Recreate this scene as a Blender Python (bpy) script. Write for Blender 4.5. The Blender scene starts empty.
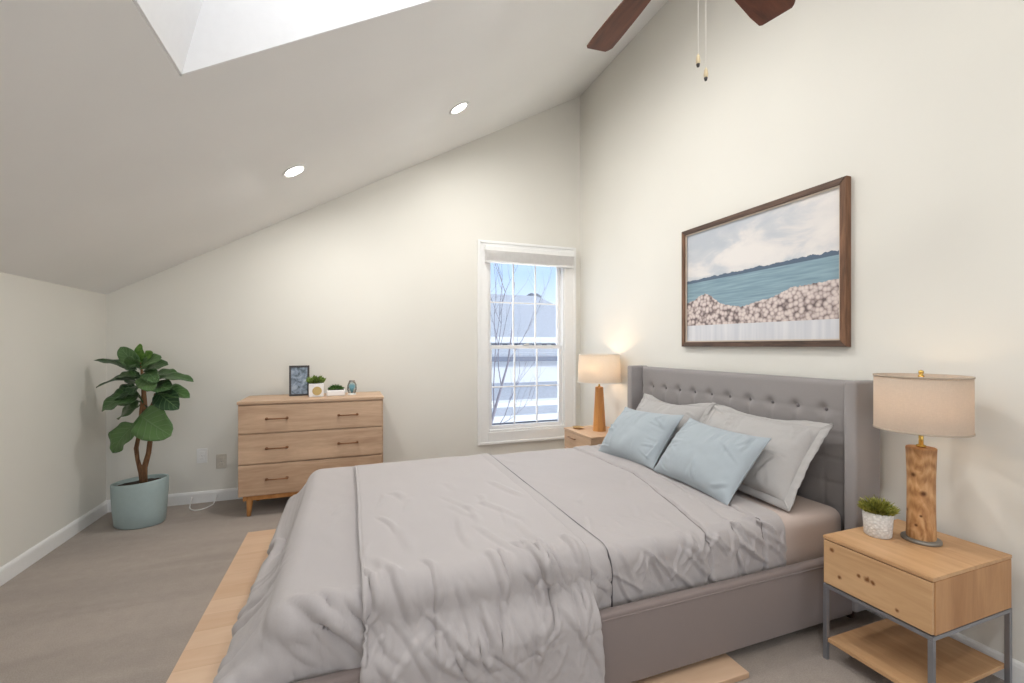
import bpy, bmesh, math, random
import numpy as np
from mathutils import Vector, Matrix, noise
PI = math.pi
S = bpy.context.scene
COL = S.collection

# ------------------------------------------------------------------ camera, world, lights, exposure
YAW = math.radians(20.22)
cam_d = bpy.data.cameras.new('camera')
cam = bpy.data.objects.new('camera', cam_d); COL.objects.link(cam)
cam_d.sensor_fit = 'HORIZONTAL'; cam_d.sensor_width = 36.0
cam_d.lens = 441.2 / 1024 * 36.0
cam_d.shift_y = 4.6 / 1024
cam_d.clip_start = 0.02
cam.location = (0, 0, 1.3); cam.rotation_euler = (PI / 2, 0, -YAW)
S.camera = cam

S.view_settings.view_transform = 'Standard'
S.view_settings.look = 'None'
S.view_settings.gamma = 1.0
S.view_settings.use_curve_mapping = False
S.view_settings.exposure = 0.49

world = bpy.data.worlds.new('sky'); S.world = world
world.use_nodes = True
wn = world.node_tree; wn.nodes.clear()
w_out = wn.nodes.new('ShaderNodeOutputWorld'); w_bg = wn.nodes.new('ShaderNodeBackground')
w_tc = wn.nodes.new('ShaderNodeTexCoord'); w_sx = wn.nodes.new('ShaderNodeSeparateXYZ')
w_rp = wn.nodes.new('ShaderNodeValToRGB')
wn.links.new(w_tc.outputs['Generated'], w_sx.inputs[0])
wn.links.new(w_sx.outputs['Z'], w_rp.inputs[0])
wn.links.new(w_rp.outputs['Color'], w_bg.inputs['Color'])
wn.links.new(w_bg.outputs[0], w_out.inputs[0])
cr = w_rp.color_ramp
cr.elements[0].position = 0.0; cr.elements[0].color = (0.88, 0.91, 0.95, 1)
cr.elements[1].position = 0.45; cr.elements[1].color = (0.80, 0.83, 0.88, 1)
e_ = cr.elements.new(0.06); e_.color = (0.72, 0.81, 0.95, 1)
e_ = cr.elements.new(0.16); e_.color = (0.46, 0.63, 0.93, 1)
w_bg.inputs['Strength'].default_value = 1.0

def area_light(name, loc, rot, sx, sy, power, color=(1, 1, 1), spread=180):
    d = bpy.data.lights.new(name, 'AREA'); d.shape = 'RECTANGLE'; d.size = sx; d.size_y = sy
    d.energy = power; d.color = color; d.spread = math.radians(spread)
    o = bpy.data.objects.new(name, d); COL.objects.link(o)
    o.location = loc; o.rotation_euler = rot
    return o
# fill light at the added, unseen rear opening; daylight through the skylight
area_light('rear_fill_light', (0.55, -2.55, 1.30), (PI / 2, 0, 0), 3.3, 2.2, 15, (1.0, 0.985, 0.955))
area_light('daylight_skylight', (0.21, 1.41, 3.78), (0, math.radians(-29.55), 0), 1.40, 1.30, 22, (0.97, 0.985, 1.0))
sun_d = bpy.data.lights.new('low_winter_sun', 'SUN'); sun_d.energy = 2.4; sun_d.angle = math.radians(3); sun_d.color = (1, .96, .90)
sun = bpy.data.objects.new('low_winter_sun', sun_d); COL.objects.link(sun)
sun.rotation_euler = Vector((-.88, .42, -.18)).to_track_quat('-Z', 'Y').to_euler()
area_light('daylight_far_window', (1.77, 4.47, 1.35), (-PI / 2, 0, 0), 0.75, 1.6, 7, (0.88, 0.94, 1.0))

# ------------------------------------------------------------------ helpers
def obj(name, bm, mat, parent=None, smooth=False, loc=None):
    me = bpy.data.meshes.new(name)
    bmesh.ops.recalc_face_normals(bm, faces=bm.faces[:]) if not getattr(bm, 'keepn', False) else None
    bm.to_mesh(me); bm.free()
    if smooth:
        for p in me.polygons: p.use_smooth = True
    o = bpy.data.objects.new(name, me); COL.objects.link(o)
    if mat is not None:
        for m in (mat if isinstance(mat, (list, tuple)) else [mat]): me.materials.append(m)
    if parent is not None: o.parent = parent
    if loc is not None: o.location = loc
    return o

def tag(o, label, cat, group=None, kind=None):
    o['label'] = label; o['category'] = cat
    if group: o['group'] = group
    if kind: o['kind'] = kind
    return o

def thing(name, label, cat, loc=(0, 0, 0), rz=0, group=None):
    o = bpy.data.objects.new(name, None); COL.objects.link(o)
    o.empty_display_size = 0.1
    o.location = loc; o.rotation_euler = (0, 0, rz)
    return tag(o, label, cat, group)

def struct(name, bm, mat, smooth=False, parent=None):
    o = obj(name, bm, mat, parent, smooth)
    o['kind'] = 'structure'
    return o

def new(): return bmesh.new()

def box(bm, x0, x1, y0, y1, z0, z1, bev=0.0, seg=2, f=None, mi=0):
    t = bmesh.new()
    vs = [t.verts.new((x, y, z)) for x in (x0, x1) for y in (y0, y1) for z in (z0, z1)]
    for q in ((0, 1, 3, 2), (4, 6, 7, 5), (0, 4, 5, 1), (2, 3, 7, 6), (0, 2, 6, 4), (1, 5, 7, 3)):
        t.faces.new([vs[i] for i in q])
    bmesh.ops.recalc_face_normals(t, faces=t.faces[:])
    if bev > 0:
        bmesh.ops.bevel(t, geom=t.edges[:], offset=bev, segments=seg, profile=0.5, affect='EDGES')
    merge(bm, t, f, mi)

def merge(bm, t, f=None, mi=0):
    m = {}
    for v in t.verts:
        co = v.co if f is None else f(v.co)
        m[v] = bm.verts.new(co)
    for fc in t.faces:
        try:
            g = bm.faces.new([m[v] for v in fc.verts]); g.material_index = mi; g.smooth = fc.smooth
        except ValueError: pass
    t.free()

def lathe(bm, prof, n=32, cx=0, cy=0, f=None, caps=True, mi=0):
    t = bmesh.new(); rings = []
    for r, z in prof:
        if r < 1e-6: rings.append([t.verts.new((cx, cy, z))])
        else: rings.append([t.verts.new((cx + r * math.cos(2 * PI * k / n), cy + r * math.sin(2 * PI * k / n), z)) for k in range(n)])
    for a, b in zip(rings[:-1], rings[1:]):
        for k in range(n):
            k2 = (k + 1) % n
            if len(a) == 1 and len(b) == 1: continue
            if len(a) == 1: t.faces.new((a[0], b[k2], b[k]))
            elif len(b) == 1: t.faces.new((a[k], a[k2], b[0]))
            else: t.faces.new((a[k], a[k2], b[k2], b[k]))
    if caps:
        if len(rings[0]) > 1: t.faces.new(rings[0][::-1])
        if len(rings[-1]) > 1: t.faces.new(rings[-1])
    bmesh.ops.recalc_face_normals(t, faces=t.faces[:])
    merge(bm, t, f, mi)

def tube(bm, pts, r, n=8, caps=True, mi=0):
    pts = [Vector(p) for p in pts]
    rs = r if isinstance(r, (list, tuple)) else [r] * len(pts)
    t = bmesh.new(); rings = []; up = None
    for i, p in enumerate(pts):
        d = (pts[min(i + 1, len(pts) - 1)] - pts[max(i - 1, 0)]).normalized()
        if up is None:
            up = Vector((0, 0, 1)) if abs(d.z) < 0.9 else Vector((1, 0, 0))
        a = d.cross(up).normalized(); b = a.cross(d).normalized(); up = b
        rings.append([t.verts.new(p + (a * math.cos(2 * PI * k / n) + b * math.sin(2 * PI * k / n)) * rs[i]) for k in range(n)])
    for A, B in zip(rings[:-1], rings[1:]):
        for k in range(n): t.faces.new((A[k], A[(k + 1) % n], B[(k + 1) % n], B[k]))
    if caps: t.faces.new(rings[0][::-1]); t.faces.new(rings[-1])
    bmesh.ops.recalc_face_normals(t, faces=t.faces[:])
    for fc in t.faces: fc.smooth = True
    merge(bm, t, None, mi)

def taper(bm, p0, p1, r0, r1, n=12): tube(bm, [p0, Vector(p0).lerp(Vector(p1), .5), p1], [r0, (r0 + r1) / 2, r1], n)

def smooth_by_angle(o, ang=35):
    me = o.data
    for p in me.polygons: p.use_smooth = True
    bm = bmesh.new(); bm.from_mesh(me)
    for e in bm.edges:
        if len(e.link_faces) == 2 and e.calc_face_angle(0) > math.radians(ang): e.smooth = False
    bm.to_mesh(me); bm.free()
    return o

def copy_tree(o, parent=None):
    c = o.copy(); COL.objects.link(c)
    if parent is not None: c.parent = parent
    for ch in list(o.children): copy_tree(ch, c)
    return c

# ------------------------------------------------------------------ materials
class NT:
    def __init__(s, name):
        s.m = bpy.data.materials.new(name); s.m.use_nodes = True
        s.t = s.m.node_tree; s.b = s.t.nodes['Principled BSDF']; s.out = s.t.nodes['Material Output']
    def n(s, typ, **kw):
        x = s.t.nodes.new(typ)
        for k, v in kw.items(): setattr(x, k, v)
        return x
    def l(s, a, b): s.t.links.new(a, b)
    def coords(s, scale=(1, 1, 1), kind='Object', rot=(0, 0, 0)):
        tc = s.n('ShaderNodeTexCoord'); mp = s.n('ShaderNodeMapping')
        mp.inputs['Scale'].default_value = scale; mp.inputs['Rotation'].default_value = rot
        s.l(tc.outputs[kind], mp.inputs['Vector']); return mp.outputs['Vector']
    def noise(s, vec, scale, detail=4, rough=.5, dist=0):
        x = s.n('ShaderNodeTexNoise'); s.l(vec, x.inputs['Vector'])
        x.inputs['Scale'].default_value = scale; x.inputs['Detail'].default_value = detail
        x.inputs['Roughness'].default_value = rough; x.inputs['Distortion'].default_value = dist
        return x.outputs['Fac']
    def ramp(s, fac, stops, interp='LINEAR'):
        r = s.n('ShaderNodeValToRGB'); r.color_ramp.interpolation = interp
        els = r.color_ramp.elements
        while len(els) < len(stops): els.new(0.5)
        for e, (p, c) in zip(els, stops):
            e.position = p; e.color = (c[0], c[1], c[2], 1) if not isinstance(c, (int, float)) else (c, c, c, 1)
        s.l(fac, r.inputs['Fac']); return r.outputs['Color']
    def math(s, op, a, b=None, c=None):
        x = s.n('ShaderNodeMath', operation=op)
        for i, v in enumerate((a, b, c)):
            if v is None: continue
            if isinstance(v, (int, float)): x.inputs[i].default_value = v
            else: s.l(v, x.inputs[i])
        return x.outputs[0]
    def mix(s, fac, a, b, mode='MIX'):
        x = s.n('ShaderNodeMix', data_type='RGBA', blend_type=mode)
        for i, v in ((0, fac), (6, a), (7, b)):
            if isinstance(v, (int, float)): x.inputs[i].default_value = v
            elif isinstance(v, (tuple, list)): x.inputs[i].default_value = (v[0], v[1], v[2], 1)
            else: s.l(v, x.inputs[i])
        return x.outputs[2]
    def bump(s, h, strength=.2, dist=.01):
        x = s.n('ShaderNodeBump'); x.inputs['Strength'].default_value = strength; x.inputs['Distance'].default_value = dist
        s.l(h, x.inputs['Height']); s.l(x.outputs[0], s.b.inputs['Normal'])
    def base(s, c, rough=.5, metal=0, spec=.5):
        if isinstance(c, (tuple, list)): s.b.inputs['Base Color'].default_value = (c[0], c[1], c[2], 1)
        else: s.l(c, s.b.inputs['Base Color'])
        s.b.inputs['Roughness'].default_value = rough; s.b.inputs['Metallic'].default_value = metal
        s.b.inputs['Specular IOR Level'].default_value = spec
        return s.m

def srgb(r, g, b):
    f = lambda c: (c / 255 / 12.92) if c / 255 <= .04045 else ((c / 255 + .055) / 1.055) ** 2.4
    return (f(r), f(g), f(b))

def m_paint(name, c, rough=.75, var=.02):
    t = NT(name); v = t.coords()
    n = t.noise(v, 1.3, 2)
    col = t.ramp(n, [(0.3, tuple(x * (1 - var) for x in c)), (0.7, tuple(min(1, x * (1 + var)) for x in c))])
    t.bump(t.noise(v, 260, 2), .05, .002)
    return t.base(col, rough, 0, .25)

def m_wood(name, c1, c2, axis='x', scale=1.0, rough=.5, knots=(), contrast=1.0, kcol=None):
    t = NT(name)
    st = {'x': (.12, 1, 1), 'y': (1, .12, 1), 'z': (1, 1, .12)}[axis]
    v = t.coords(tuple(a * scale for a in st))
    n1 = t.noise(v, 9, 5, .6, 1.2); n2 = t.noise(v, 60, 3, .6)
    f = t.math('ADD', t.math('MULTIPLY', n1, .75), t.math('MULTIPLY', n2, .25))
    col = t.ramp(f, [(.5 - .18 / contrast, c2), (.5 + .18 / contrast, c1)])
    if knots:
        vo = t.coords()
        for (kx, ky, kz, kr) in knots:
            d = t.n('ShaderNodeVectorMath', operation='DISTANCE'); t.l(vo, d.inputs[0]); d.inputs[1].default_value = (kx, ky, kz)
            dn = t.math('ADD', d.outputs['Value'], t.math('MULTIPLY', t.math('SUBTRACT', t.noise(vo, 90, 2), .5), kr * .8))
            k = t.ramp(t.math('DIVIDE', dn, kr), [(.35, 1.0), (.95, 0.0)])
            col = t.mix(k, col, kcol or tuple(x * .33 for x in c2))
    t.bump(n2, .06, .003)
    return t.base(col, rough, 0, .3)

def m_fabric(name, c, scale=900, rough=.9, var=.05, sheen=.15, bump=.12, crease=0.0):
    t = NT(name); v = t.coords()
    n = t.noise(v, 3, 3)
    col = t.ramp(n, [(.3, tuple(x * (1 - var) for x in c)), (.7, tuple(min(1, x * (1 + var)) for x in c))])
    fine = t.noise(v, scale, 1)
    col = t.mix(.25, col, t.ramp(fine, [(.35, tuple(x * .86 for x in c)), (.65, tuple(min(1, x * 1.12) for x in c))]))
    if crease > 0:
        cz = t.noise(t.coords((1.0, .45, 1.0), rot=(0, 0, .35)), 14, 4, .55, .8)
        h = t.math('ADD', t.math('MULTIPLY', cz, crease), t.math('MULTIPLY', fine, .015))
        t.bump(h, .5, .05)
    else: t.bump(fine, bump, .002)
    m = t.base(col, rough, 0, .15)
    t.b.inputs['Sheen Weight'].default_value = sheen; t.b.inputs['Sheen Roughness'].default_value = .5
    return m

def m_plain(name, c, rough=.5, metal=0, spec=.5, var=.04, nscale=30):
    t = NT(name); v = t.coords()
    col = t.ramp(t.noise(v, nscale, 3), [(.3, tuple(x * (1 - var) for x in c)), (.7, tuple(min(1, x * (1 + var)) for x in c))])
    return t.base(col, rough, metal, spec)

def m_emit(name, c, strength):
    t = NT(name); t.base(c, .4)
    t.b.inputs['Emission Color'].default_value = (*c, 1); t.b.inputs['Emission Strength'].default_value = strength
    return t.m

def m_glass(name, tint=(1, 1, 1)):
    t = NT(name); t.t.nodes.remove(t.b)
    tr = t.n('ShaderNodeBsdfTransparent'); gl = t.n('ShaderNodeBsdfGlossy'); mx = t.n('ShaderNodeMixShader')
    fr = t.n('ShaderNodeFresnel'); fr.inputs['IOR'].default_value = 1.45
    tr.inputs['Color'].default_value = (*tint, 1); gl.inputs['Roughness'].default_value = .02
    t.l(t.math('MULTIPLY', fr.outputs[0], .7), mx.inputs[0]); t.l(tr.outputs[0], mx.inputs[1]); t.l(gl.outputs[0], mx.inputs[2])
    t.l(mx.outputs[0], t.out.inputs['Surface'])
    return t.m

def m_shade(name, c, trans=.5):
    t = NT(name); t.t.nodes.remove(t.b)
    v = t.coords()
    wv = t.noise(t.coords((1, 1, .15)), 500, 1); wh = t.noise(t.coords((.15, .15, 1)), 420, 1)
    col = t.mix(.22, c, t.ramp(t.math('MULTIPLY', wv, wh), [(.1, tuple(x * .75 for x in c)), (.42, tuple(min(1, x * 1.1) for x in c))]))
    d = t.n('ShaderNodeBsdfDiffuse'); tl = t.n('ShaderNodeBsdfTranslucent'); mx = t.n('ShaderNodeMixShader')
    t.l(col, d.inputs['Color']); t.l(col, tl.inputs['Color']); mx.inputs[0].default_value = trans
    t.l(d.outputs[0], mx.inputs[1]); t.l(tl.outputs[0], mx.inputs[2]); t.l(mx.outputs[0], t.out.inputs['Surface'])
    return t.m

WALL_C = (.775, .758, .703)
M_wall = m_paint('wall_paint', WALL_C)
M_ceil = m_paint('ceiling_paint', (.845, .842, .828))
M_trim = m_plain('white_trim', (.86, .86, .85), .4, var=.01)
M_shaft = m_plain('white_shaft', (.88, .88, .885), .6, var=.01)
M_white = m_plain('white_satin', (.84, .84, .83), .35, var=.02)

def make_carpet():
    t = NT('carpet'); v = t.coords()
    c = srgb(162, 151, 142)
    fine = t.noise(v, 190, 3); mid = t.noise(v, 16, 6, .7)
    st = t.coords((.55, 3.0, 1), rot=(0, 0, .06))
    streak = t.noise(st, 1.25, 2, .4, .9)
    col = t.ramp(streak, [(.38, tuple(x * .80 for x in c)), (.62, tuple(x * 1.2 for x in c))])
    col = t.mix(.45, col, t.ramp(mid, [(.32, tuple(x * .82 for x in c)), (.68, tuple(x * 1.16 for x in c))]))
    col = t.mix(.3, col, t.ramp(fine, [(.3, tuple(x * .6 for x in c)), (.7, tuple(x * 1.35 for x in c))]))
    t.bump(t.math('ADD', fine, t.math('MULTIPLY', mid, .8)), .5, .006)
    m = t.base(col, .95, 0, .1); t.b.inputs['Sheen Weight'].default_value = .2
    return m
M_carpet = make_carpet()

# ------------------------------------------------------------------ room
XL, XR, YF, YB = -1.7855, 2.4025, 4.3363, -2.6
ZL, ZR = 1.7032, 4.0773
SL = (ZR - ZL) / (XR - XL)
zc = lambda x: ZL + SL * (x - XL)

bm = new(); box(bm, XL - .1, XR + .1, YB - .1, YF + .12, -.1, 0); struct('floor', bm, M_carpet)
bm = new(); box(bm, XL - .1, XL, YB - .1, YF + .12, 0, ZL + .02); struct('wall_left', bm, M_wall)
bm = new(); box(bm, XR, XR + .1, YB - .1, YF + .12, 0, ZR + .1); struct('wall_right', bm, M_wall)
# far wall with a window opening; the top follows the ceiling slope
WX0, WX1, WZ0, WZ1 = 1.335, 2.205, .415, 2.265
def slab(bm, x0, x1, y0, y1, z0f, z1f):
    t = bmesh.new()
    vs = [t.verts.new((x, y, (z0f if k == 0 else z1f)(x))) for x in (x0, x1) for y in (y0, y1) for k in (0, 1)]
    for q in ((0, 1, 3, 2), (4, 6, 7, 5), (0, 4, 5, 1), (2, 3, 7, 6), (0, 2, 6, 4), (1, 5, 7, 3)): t.faces.new([vs[i] for i in q])
    bmesh.ops.recalc_face_normals(t, faces=t.faces[:]); merge(bm, t)
c0 = lambda z: (lambda x: z)
zt = lambda x: zc(x) + .02
bm = new()
slab(bm, XL, WX0, YF, YF + .12, c0(0), zt); slab(bm, WX1, XR, YF, YF + .12, c0(0), zt)
slab(bm, WX0, WX1, YF, YF + .12, c0(0), c0(WZ0)); slab(bm, WX0, WX1, YF, YF + .12, c0(WZ1), zt)
struct('wall_far', bm, M_wall)
# back wall, behind the viewpoint, with a wide opening added to light the room
BX0, BX1, BZ0, BZ1 = -1.1, 2.2, .15, 2.4
bm = new()
slab(bm, XL, BX0, YB - .1, YB, c0(0), zt); slab(bm, BX1, XR, YB - .1, YB, c0(0), zt)
slab(bm, BX0, BX1, YB - .1, YB, c0(0), c0(BZ0))
slab(bm, -.66, BX1, YB - .1, YB, c0(BZ1), zt); slab(bm, BX0, -.66, YB - .1, YB, lambda x: zc(x) - .02, zt)
struct('wall_back', bm, M_wall)
# sloped ceiling with a skylight opening
SX0, SX1, SY0, SY1 = -.617, .62, .75, 2.07
bm = new()
zc1 = lambda x: zc(x) + .12
HX0, HX1, HY0, HY1 = SX0 - .009, SX1 + .045, SY0 - .009, SY1 + .009
slab(bm, XL, HX0, YB - .1, YF + .12, zc, zc1); slab(bm, HX1, XR, YB - .1, YF + .12, zc, zc1)
slab(bm, HX0, HX1, YB - .1, HY0, zc, zc1); slab(bm, HX0, HX1, HY1, YF + .12, zc, zc1)
struct('ceiling', bm, M_ceil)
# skylight shaft: four thin plastered faces rising to a glazed top
SH = .95; LEAN = .23
def P_sh(x, y, k): return Vector((x + LEAN * SH * k, y, zc(x) + SH * k))
def quad_slab(bm, a, b, c, d, nrm, th):
    nrm = Vector(nrm) * th
    lo = [bm.verts.new(p) for p in (a, b, c, d)]; hi = [bm.verts.new(Vector(p) + nrm) for p in (a, b, c, d)]
    bm.faces.new(lo); bm.faces.new(hi[::-1])
    for i in range(4): bm.faces.new((lo[i], hi[i], hi[(i + 1) % 4], lo[(i + 1) % 4]))
bm = new()
A = [(SX0, SY0), (SX1, SY0), (SX1, SY1), (SX0, SY1)]
for i in range(4):
    p, q = A[i], A[(i + 1) % 4]
    n = [(0, -1, 0), (1, 0, 0), (0, 1, 0), (-1, 0, 0)][i]
    quad_slab(bm, P_sh(*p, 0), P_sh(*q, 0), P_sh(*q, 1), P_sh(*p, 1), n, .008)
struct('trim_1', bm, M_shaft)
bm = new()
quad_slab(bm, *[P_sh(*p, 1.02) for p in A], (0, 0, 1), .012)
sky_glass = struct('window_2', bm, m_glass('skylight_glass'))
# baseboards with an eased top
def baseboard(name, pts, nrm):
    prof = [(0, 0), (.014, 0), (.014, .075), (.010, .088), (.004, .095), (0, .095)]
    bm = new(); rings = []
    for p in pts: rings.append([bm.verts.new((p[0] + nrm[0] * a, p[1] + nrm[1] * a, z)) for a, z in prof])
    for r1, r2 in zip(rings[:-1], rings[1:]):
        for k in range(len(prof)): bm.faces.new((r1[k], r1[(k + 1) % len(prof)], r2[(k + 1) % len(prof)], r2[k]))
    bm.faces.new(rings[0]); bm.faces.new(rings[-1][::-1])
    struct(name, bm, M_trim)
baseboard('baseboard_left', [(XL, YB, 0), (XL, YF, 0)], (1, 0))
baseboard('baseboard_far', [(XL + .014, YF, 0), (XR - .014, YF, 0)], (0, -1))
baseboard('baseboard_right', [(XR, YB, 0), (XR, YF, 0)], (-1, 0))

# ------------------------------------------------------------------ window
M_vinyl = m_plain('white_vinyl', (.84, .845, .86), .35, var=.01)
bm = new()   # casing: four mitred-looking boards with an outer back band
CW = .11
cx0, cx1, cz0, cz1 = WX0 - CW, WX1 + CW + .02, WZ0 - CW - .01, WZ1 + CW
y1 = YF; y0 = YF - .018
box(bm, cx0, WX0, y0, y1, cz0, cz1, .004); box(bm, WX1, cx1, y0, y1, cz0, cz1, .004)
box(bm, WX0 - .001, WX1 + .001, y0, y1, WZ1, cz1, .004); box(bm, WX0 - .001, WX1 + .001, y0, y1, cz0, WZ0, .004)
bb = .022
box(bm, cx0 - .004, cx0 + bb, y0 - .012, y1, cz0 - .004, cz1 + .004, .005); box(bm, cx1 - bb, cx1 + .004, y0 - .012, y1, cz0 - .004, cz1 + .004, .005)
box(bm, cx0 + bb, cx1 - bb, y0 - .012, y1, cz1 - bb, cz1 + .004, .005); box(bm, cx0 + bb, cx1 - bb, y0 - .012, y1, cz0 - .004, cz0 + bb, .005)
win = struct('window_1', bm, M_trim)
bm = new()   # jamb liner
box(bm, WX0, WX0 + .014, YF, YF + .118, WZ0, WZ1); box(bm, WX1 - .014, WX1, YF, YF + .118, WZ0, WZ1)
box(bm, WX0, WX1, YF, YF + .118, WZ1 - .014, WZ1)
obj('jamb', bm, M_trim, win)
bm = new(); box(bm, WX0 + .014, WX1 - .014, YF - .005, YF + .118, WZ0, WZ0 + .022, .004); obj('sill', bm, M_trim, win)
def sash(name, z0, z1, yc):
    x0, x1 = WX0 + .014, WX1 - .014; fr = .036; d = .017
    bm = new()
    box(bm, x0, x0 + fr, yc - d, yc + d, z0, z1, .003); box(bm, x1 - fr, x1, yc - d, yc + d, z0, z1, .003)
    box(bm, x0 + fr, x1 - fr, yc - d, yc + d, z0, z0 + fr, .003); box(bm, x0 + fr, x1 - fr, yc - d, yc + d, z1 - fr, z1, .003)
    s = obj(name, bm, M_vinyl, win)
    bm = new(); gx0, gx1, gz0, gz1 = x0 + fr, x1 - fr, z0 + fr, z1 - fr
    for k in (1, 2):
        x = gx0 + (gx1 - gx0) * k / 3; box(bm, x - .007, x + .007, yc - .010, yc + .010, gz0, gz1, .002)
    zm = (gz0 + gz1) / 2
    box(bm, gx0, gx1, yc - .0095, yc + .0095, zm - .007, zm + .007, .002)
    obj('muntin_grid', bm, M_vinyl, s)
    bm = new(); box(bm, gx0, gx1, yc + .004, yc + .007, gz0, gz1); obj('pane', bm, M_pane, s)
M_pane = m_glass('window_glass', (.97, .985, 1))
ZM = 1.29
sash('lower_sash', WZ0 + .022, ZM + .02, YF + .045)
sash('upper_sash', ZM - .02, WZ1 - .014, YF + .085)
bm = new(); xx = (WX0 + WX1) / 2
box(bm, xx - .028, xx + .028, YF + .012, YF + .04, ZM + .02, ZM + .032, .004); box(bm, xx - .012, xx + .02, YF + .006, YF + .022, ZM + .03, ZM + .042, .004)
obj('sash_lock', bm, M_white, win)
# raised slatted blind gathered under the head casing
bl = thing('window_blind', 'white slatted blind raised and gathered at the top of the window', 'blind', ((WX0 + WX1) / 2, YF - .055, 2.15))
hx0, hx1 = -.485, .515
bm = new(); box(bm, hx0, hx1, -.028, .028, .115, .165, .004); obj('head_rail', bm, M_white, bl)
bm = new()
for k in range(13):
    z = .020 + k * .0074
    box(bm, hx0 + .008, hx1 - .008, -.025, .025, z, z + .0042, .0012, 1)
obj('slat_stack', bm, m_plain('blind_slats', (.88, .87, .86), .5, var=.03), bl)
bm = new(); box(bm, hx0 + .006, hx1 - .006, -.026, .026, 0, .017, .004); obj('bottom_rail', bm, M_white, bl)
for x in (-.30, 0, .31):
    bm = new(); tube(bm, [(x, -.029, .165), (x, -.0295, .08), (x, -.029, 0)], .0012, 6)
    obj('lift_cord', bm, M_white, bl)

# ------------------------------------------------------------------ outside the window
M_roof = m_plain('shingle_roof', srgb(176, 184, 198), .9, var=.08, nscale=14)
M_siding = m_plain('white_siding', (.80, .84, .90), .8, var=.03)
M_dark = m_plain('dark_gutter', srgb(120, 128, 146), .7)
M_snow = m_plain('snow', (.90, .93, .97), .9, var=.03, nscale=2)
M_bark = m_plain('bare_bark', srgb(136, 134, 146), .9, var=.15)
M_ever = m_plain('far_foliage', srgb(120, 126, 138), .9, var=.2, nscale=3)
bm = new(); box(bm, -12, 40, 6, 60, -3.2, -3.0)
g = struct('ground_outside', bm, M_snow); 
# far house with a hipped shingle roof
hs = thing('neighbor_house', 'far neighbour house with long grey hipped roof and white eave, seen through window', 'house', (0, 0, -3))
bm = new()
e = [Vector(p) for p in ((1, 13.6, 4.55), (9.6, 13.6, 4.55), (9.6, 22, 4.55), (1, 22, 4.55))]
r1, r2 = Vector((1, 17.8, 6.50)), Vector((7.7, 17.8, 6.50))
vs = [bm.verts.new(p) for p in e + [r1, r2]]
for q in ((0, 1, 5, 4), (1, 2, 5), (2, 3, 4, 5), (3, 0, 4), (3, 2, 1, 0)): bm.faces.new([vs[i] for i in q])
obj('roof', bm, M_roof, hs)
bm = new(); box(bm, 1.3, 9.3, 14, 21.6, 0, 4.6); obj('wall', bm, M_siding, hs)
bm = new(); box(bm, .95, 9.65, 13.5, 13.62, 4.40, 4.60, .01); box(bm, 9.58, 9.7, 13.5, 22, 4.40, 4.60, .01); obj('fascia', bm, M_siding, hs)
for k in range(9):
    bm = new(); x = 4.1 + k * .36; box(bm, x, x + .16, 13.95, 14.02, 4.02, 4.36); obj('window_pane', bm, M_dark, hs)
# nearer low building with stepped roofs
lb = thing('neighbor_garage', 'nearer white neighbour building with stepped grey roofs below window height', 'building', (0, 0, -3))
bm = new(); box(bm, 1.0, 9.0, 11.2, 13.0, 0, 4.12); obj('wall', bm, M_siding, lb)
def roof_slab(y0, z0, y1, z1, x0=.8, x1=9.2):
    bm = new(); quad_slab(bm, Vector((x0, y0, z0)), Vector((x1, y0, z0)), Vector((x1, y1, z1)), Vector((x0, y1, z1)), (0, 0, 1), .06); return bm
obj('roof', roof_slab(10.9, 4.02, 12.4, 4.20), M_roof, lb)
bm = new(); box(bm, .8, 9.2, 10.82, 10.9, 3.90, 4.02, .01); obj('gutter', bm, M_dark, lb)
bm = new(); box(bm, 1.0, 9.0, 9.6, 11.2, 0, 3.0); obj('porch_wall', bm, M_siding, lb)
obj('porch_roof', roof_slab(9.2, 2.72, 11.19, 3.25), M_roof, lb)
bm = new(); box(bm, .8, 9.2, 9.12, 9.2, 2.62, 2.76, .01); obj('porch_fascia', bm, M_siding, lb)
obj('shed_roof', roof_slab(8.2, 2.20, 9.59, 2.62), M_roof, lb)
bm = new(); box(bm, 1.0, 9.0, 8.3, 9.59, 0, 2.2); obj('shed_wall', bm, M_snow, lb)
# bare tree close to the window
random.seed(5)
tr = thing('bare_tree', 'leafless grey tree leaning past the left half of the window', 'tree', (2.1, 7.0, -3.0))
bm = new()
tube(bm, [(.0, 0, 0), (.02, 0, 1.6), (.10, 0, 3.0), (.26, .02, 3.5), (.42, .05, 4.0), (.52, .1, 4.6), (.56, .1, 5.4)], [.07, .05, .028, .022, .016, .010, .005], 10)
obj('trunk', bm, M_bark, tr)
def branch(bm, p, d, L, r, depth):
    pts = [p]; q = p.copy(); dd = d.copy()
    for k in range(5):
        dd = (dd + Vector((random.uniform(-.18, .18), random.uniform(-.12, .12), random.uniform(-.02, .16)))).normalized()
        q = q + dd * L / 5; pts.append(q.copy())
    tube(bm, pts, [r * (1 - .8 * i / 5) for i in range(6)], 5)
    if depth > 0:
        for k in (2, 3, 4, 5):
            nd = (dd + Vector((random.uniform(-.8, .8), random.uniform(-.4, .4), random.uniform(0, .7)))).normalized()
            branch(bm, pts[k], nd, L * .55, r * .5, depth - 1)
for (p, d, L, r) in (((.08, 0, 2.7), (.55, .1, .75), 1.3, .016), ((.12, 0, 3.05), (-.25, .1, 1), 1.6, .02), ((.16, 0, 3.2), (.12, 0, 1), 2.0, .022),
                     ((.3, .02, 3.6), (-.2, 0, 1), 1.8, .018), ((.42, .05, 4.0), (.45, .05, .9), 1.2, .014), ((.1, 0, 2.9), (.8, .1, .35), .9, .012)):
    bm = new(); branch(bm, Vector(p), Vector(d).normalized(), L, r * .6, 2); obj('branch', bm, M_bark, tr)
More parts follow.
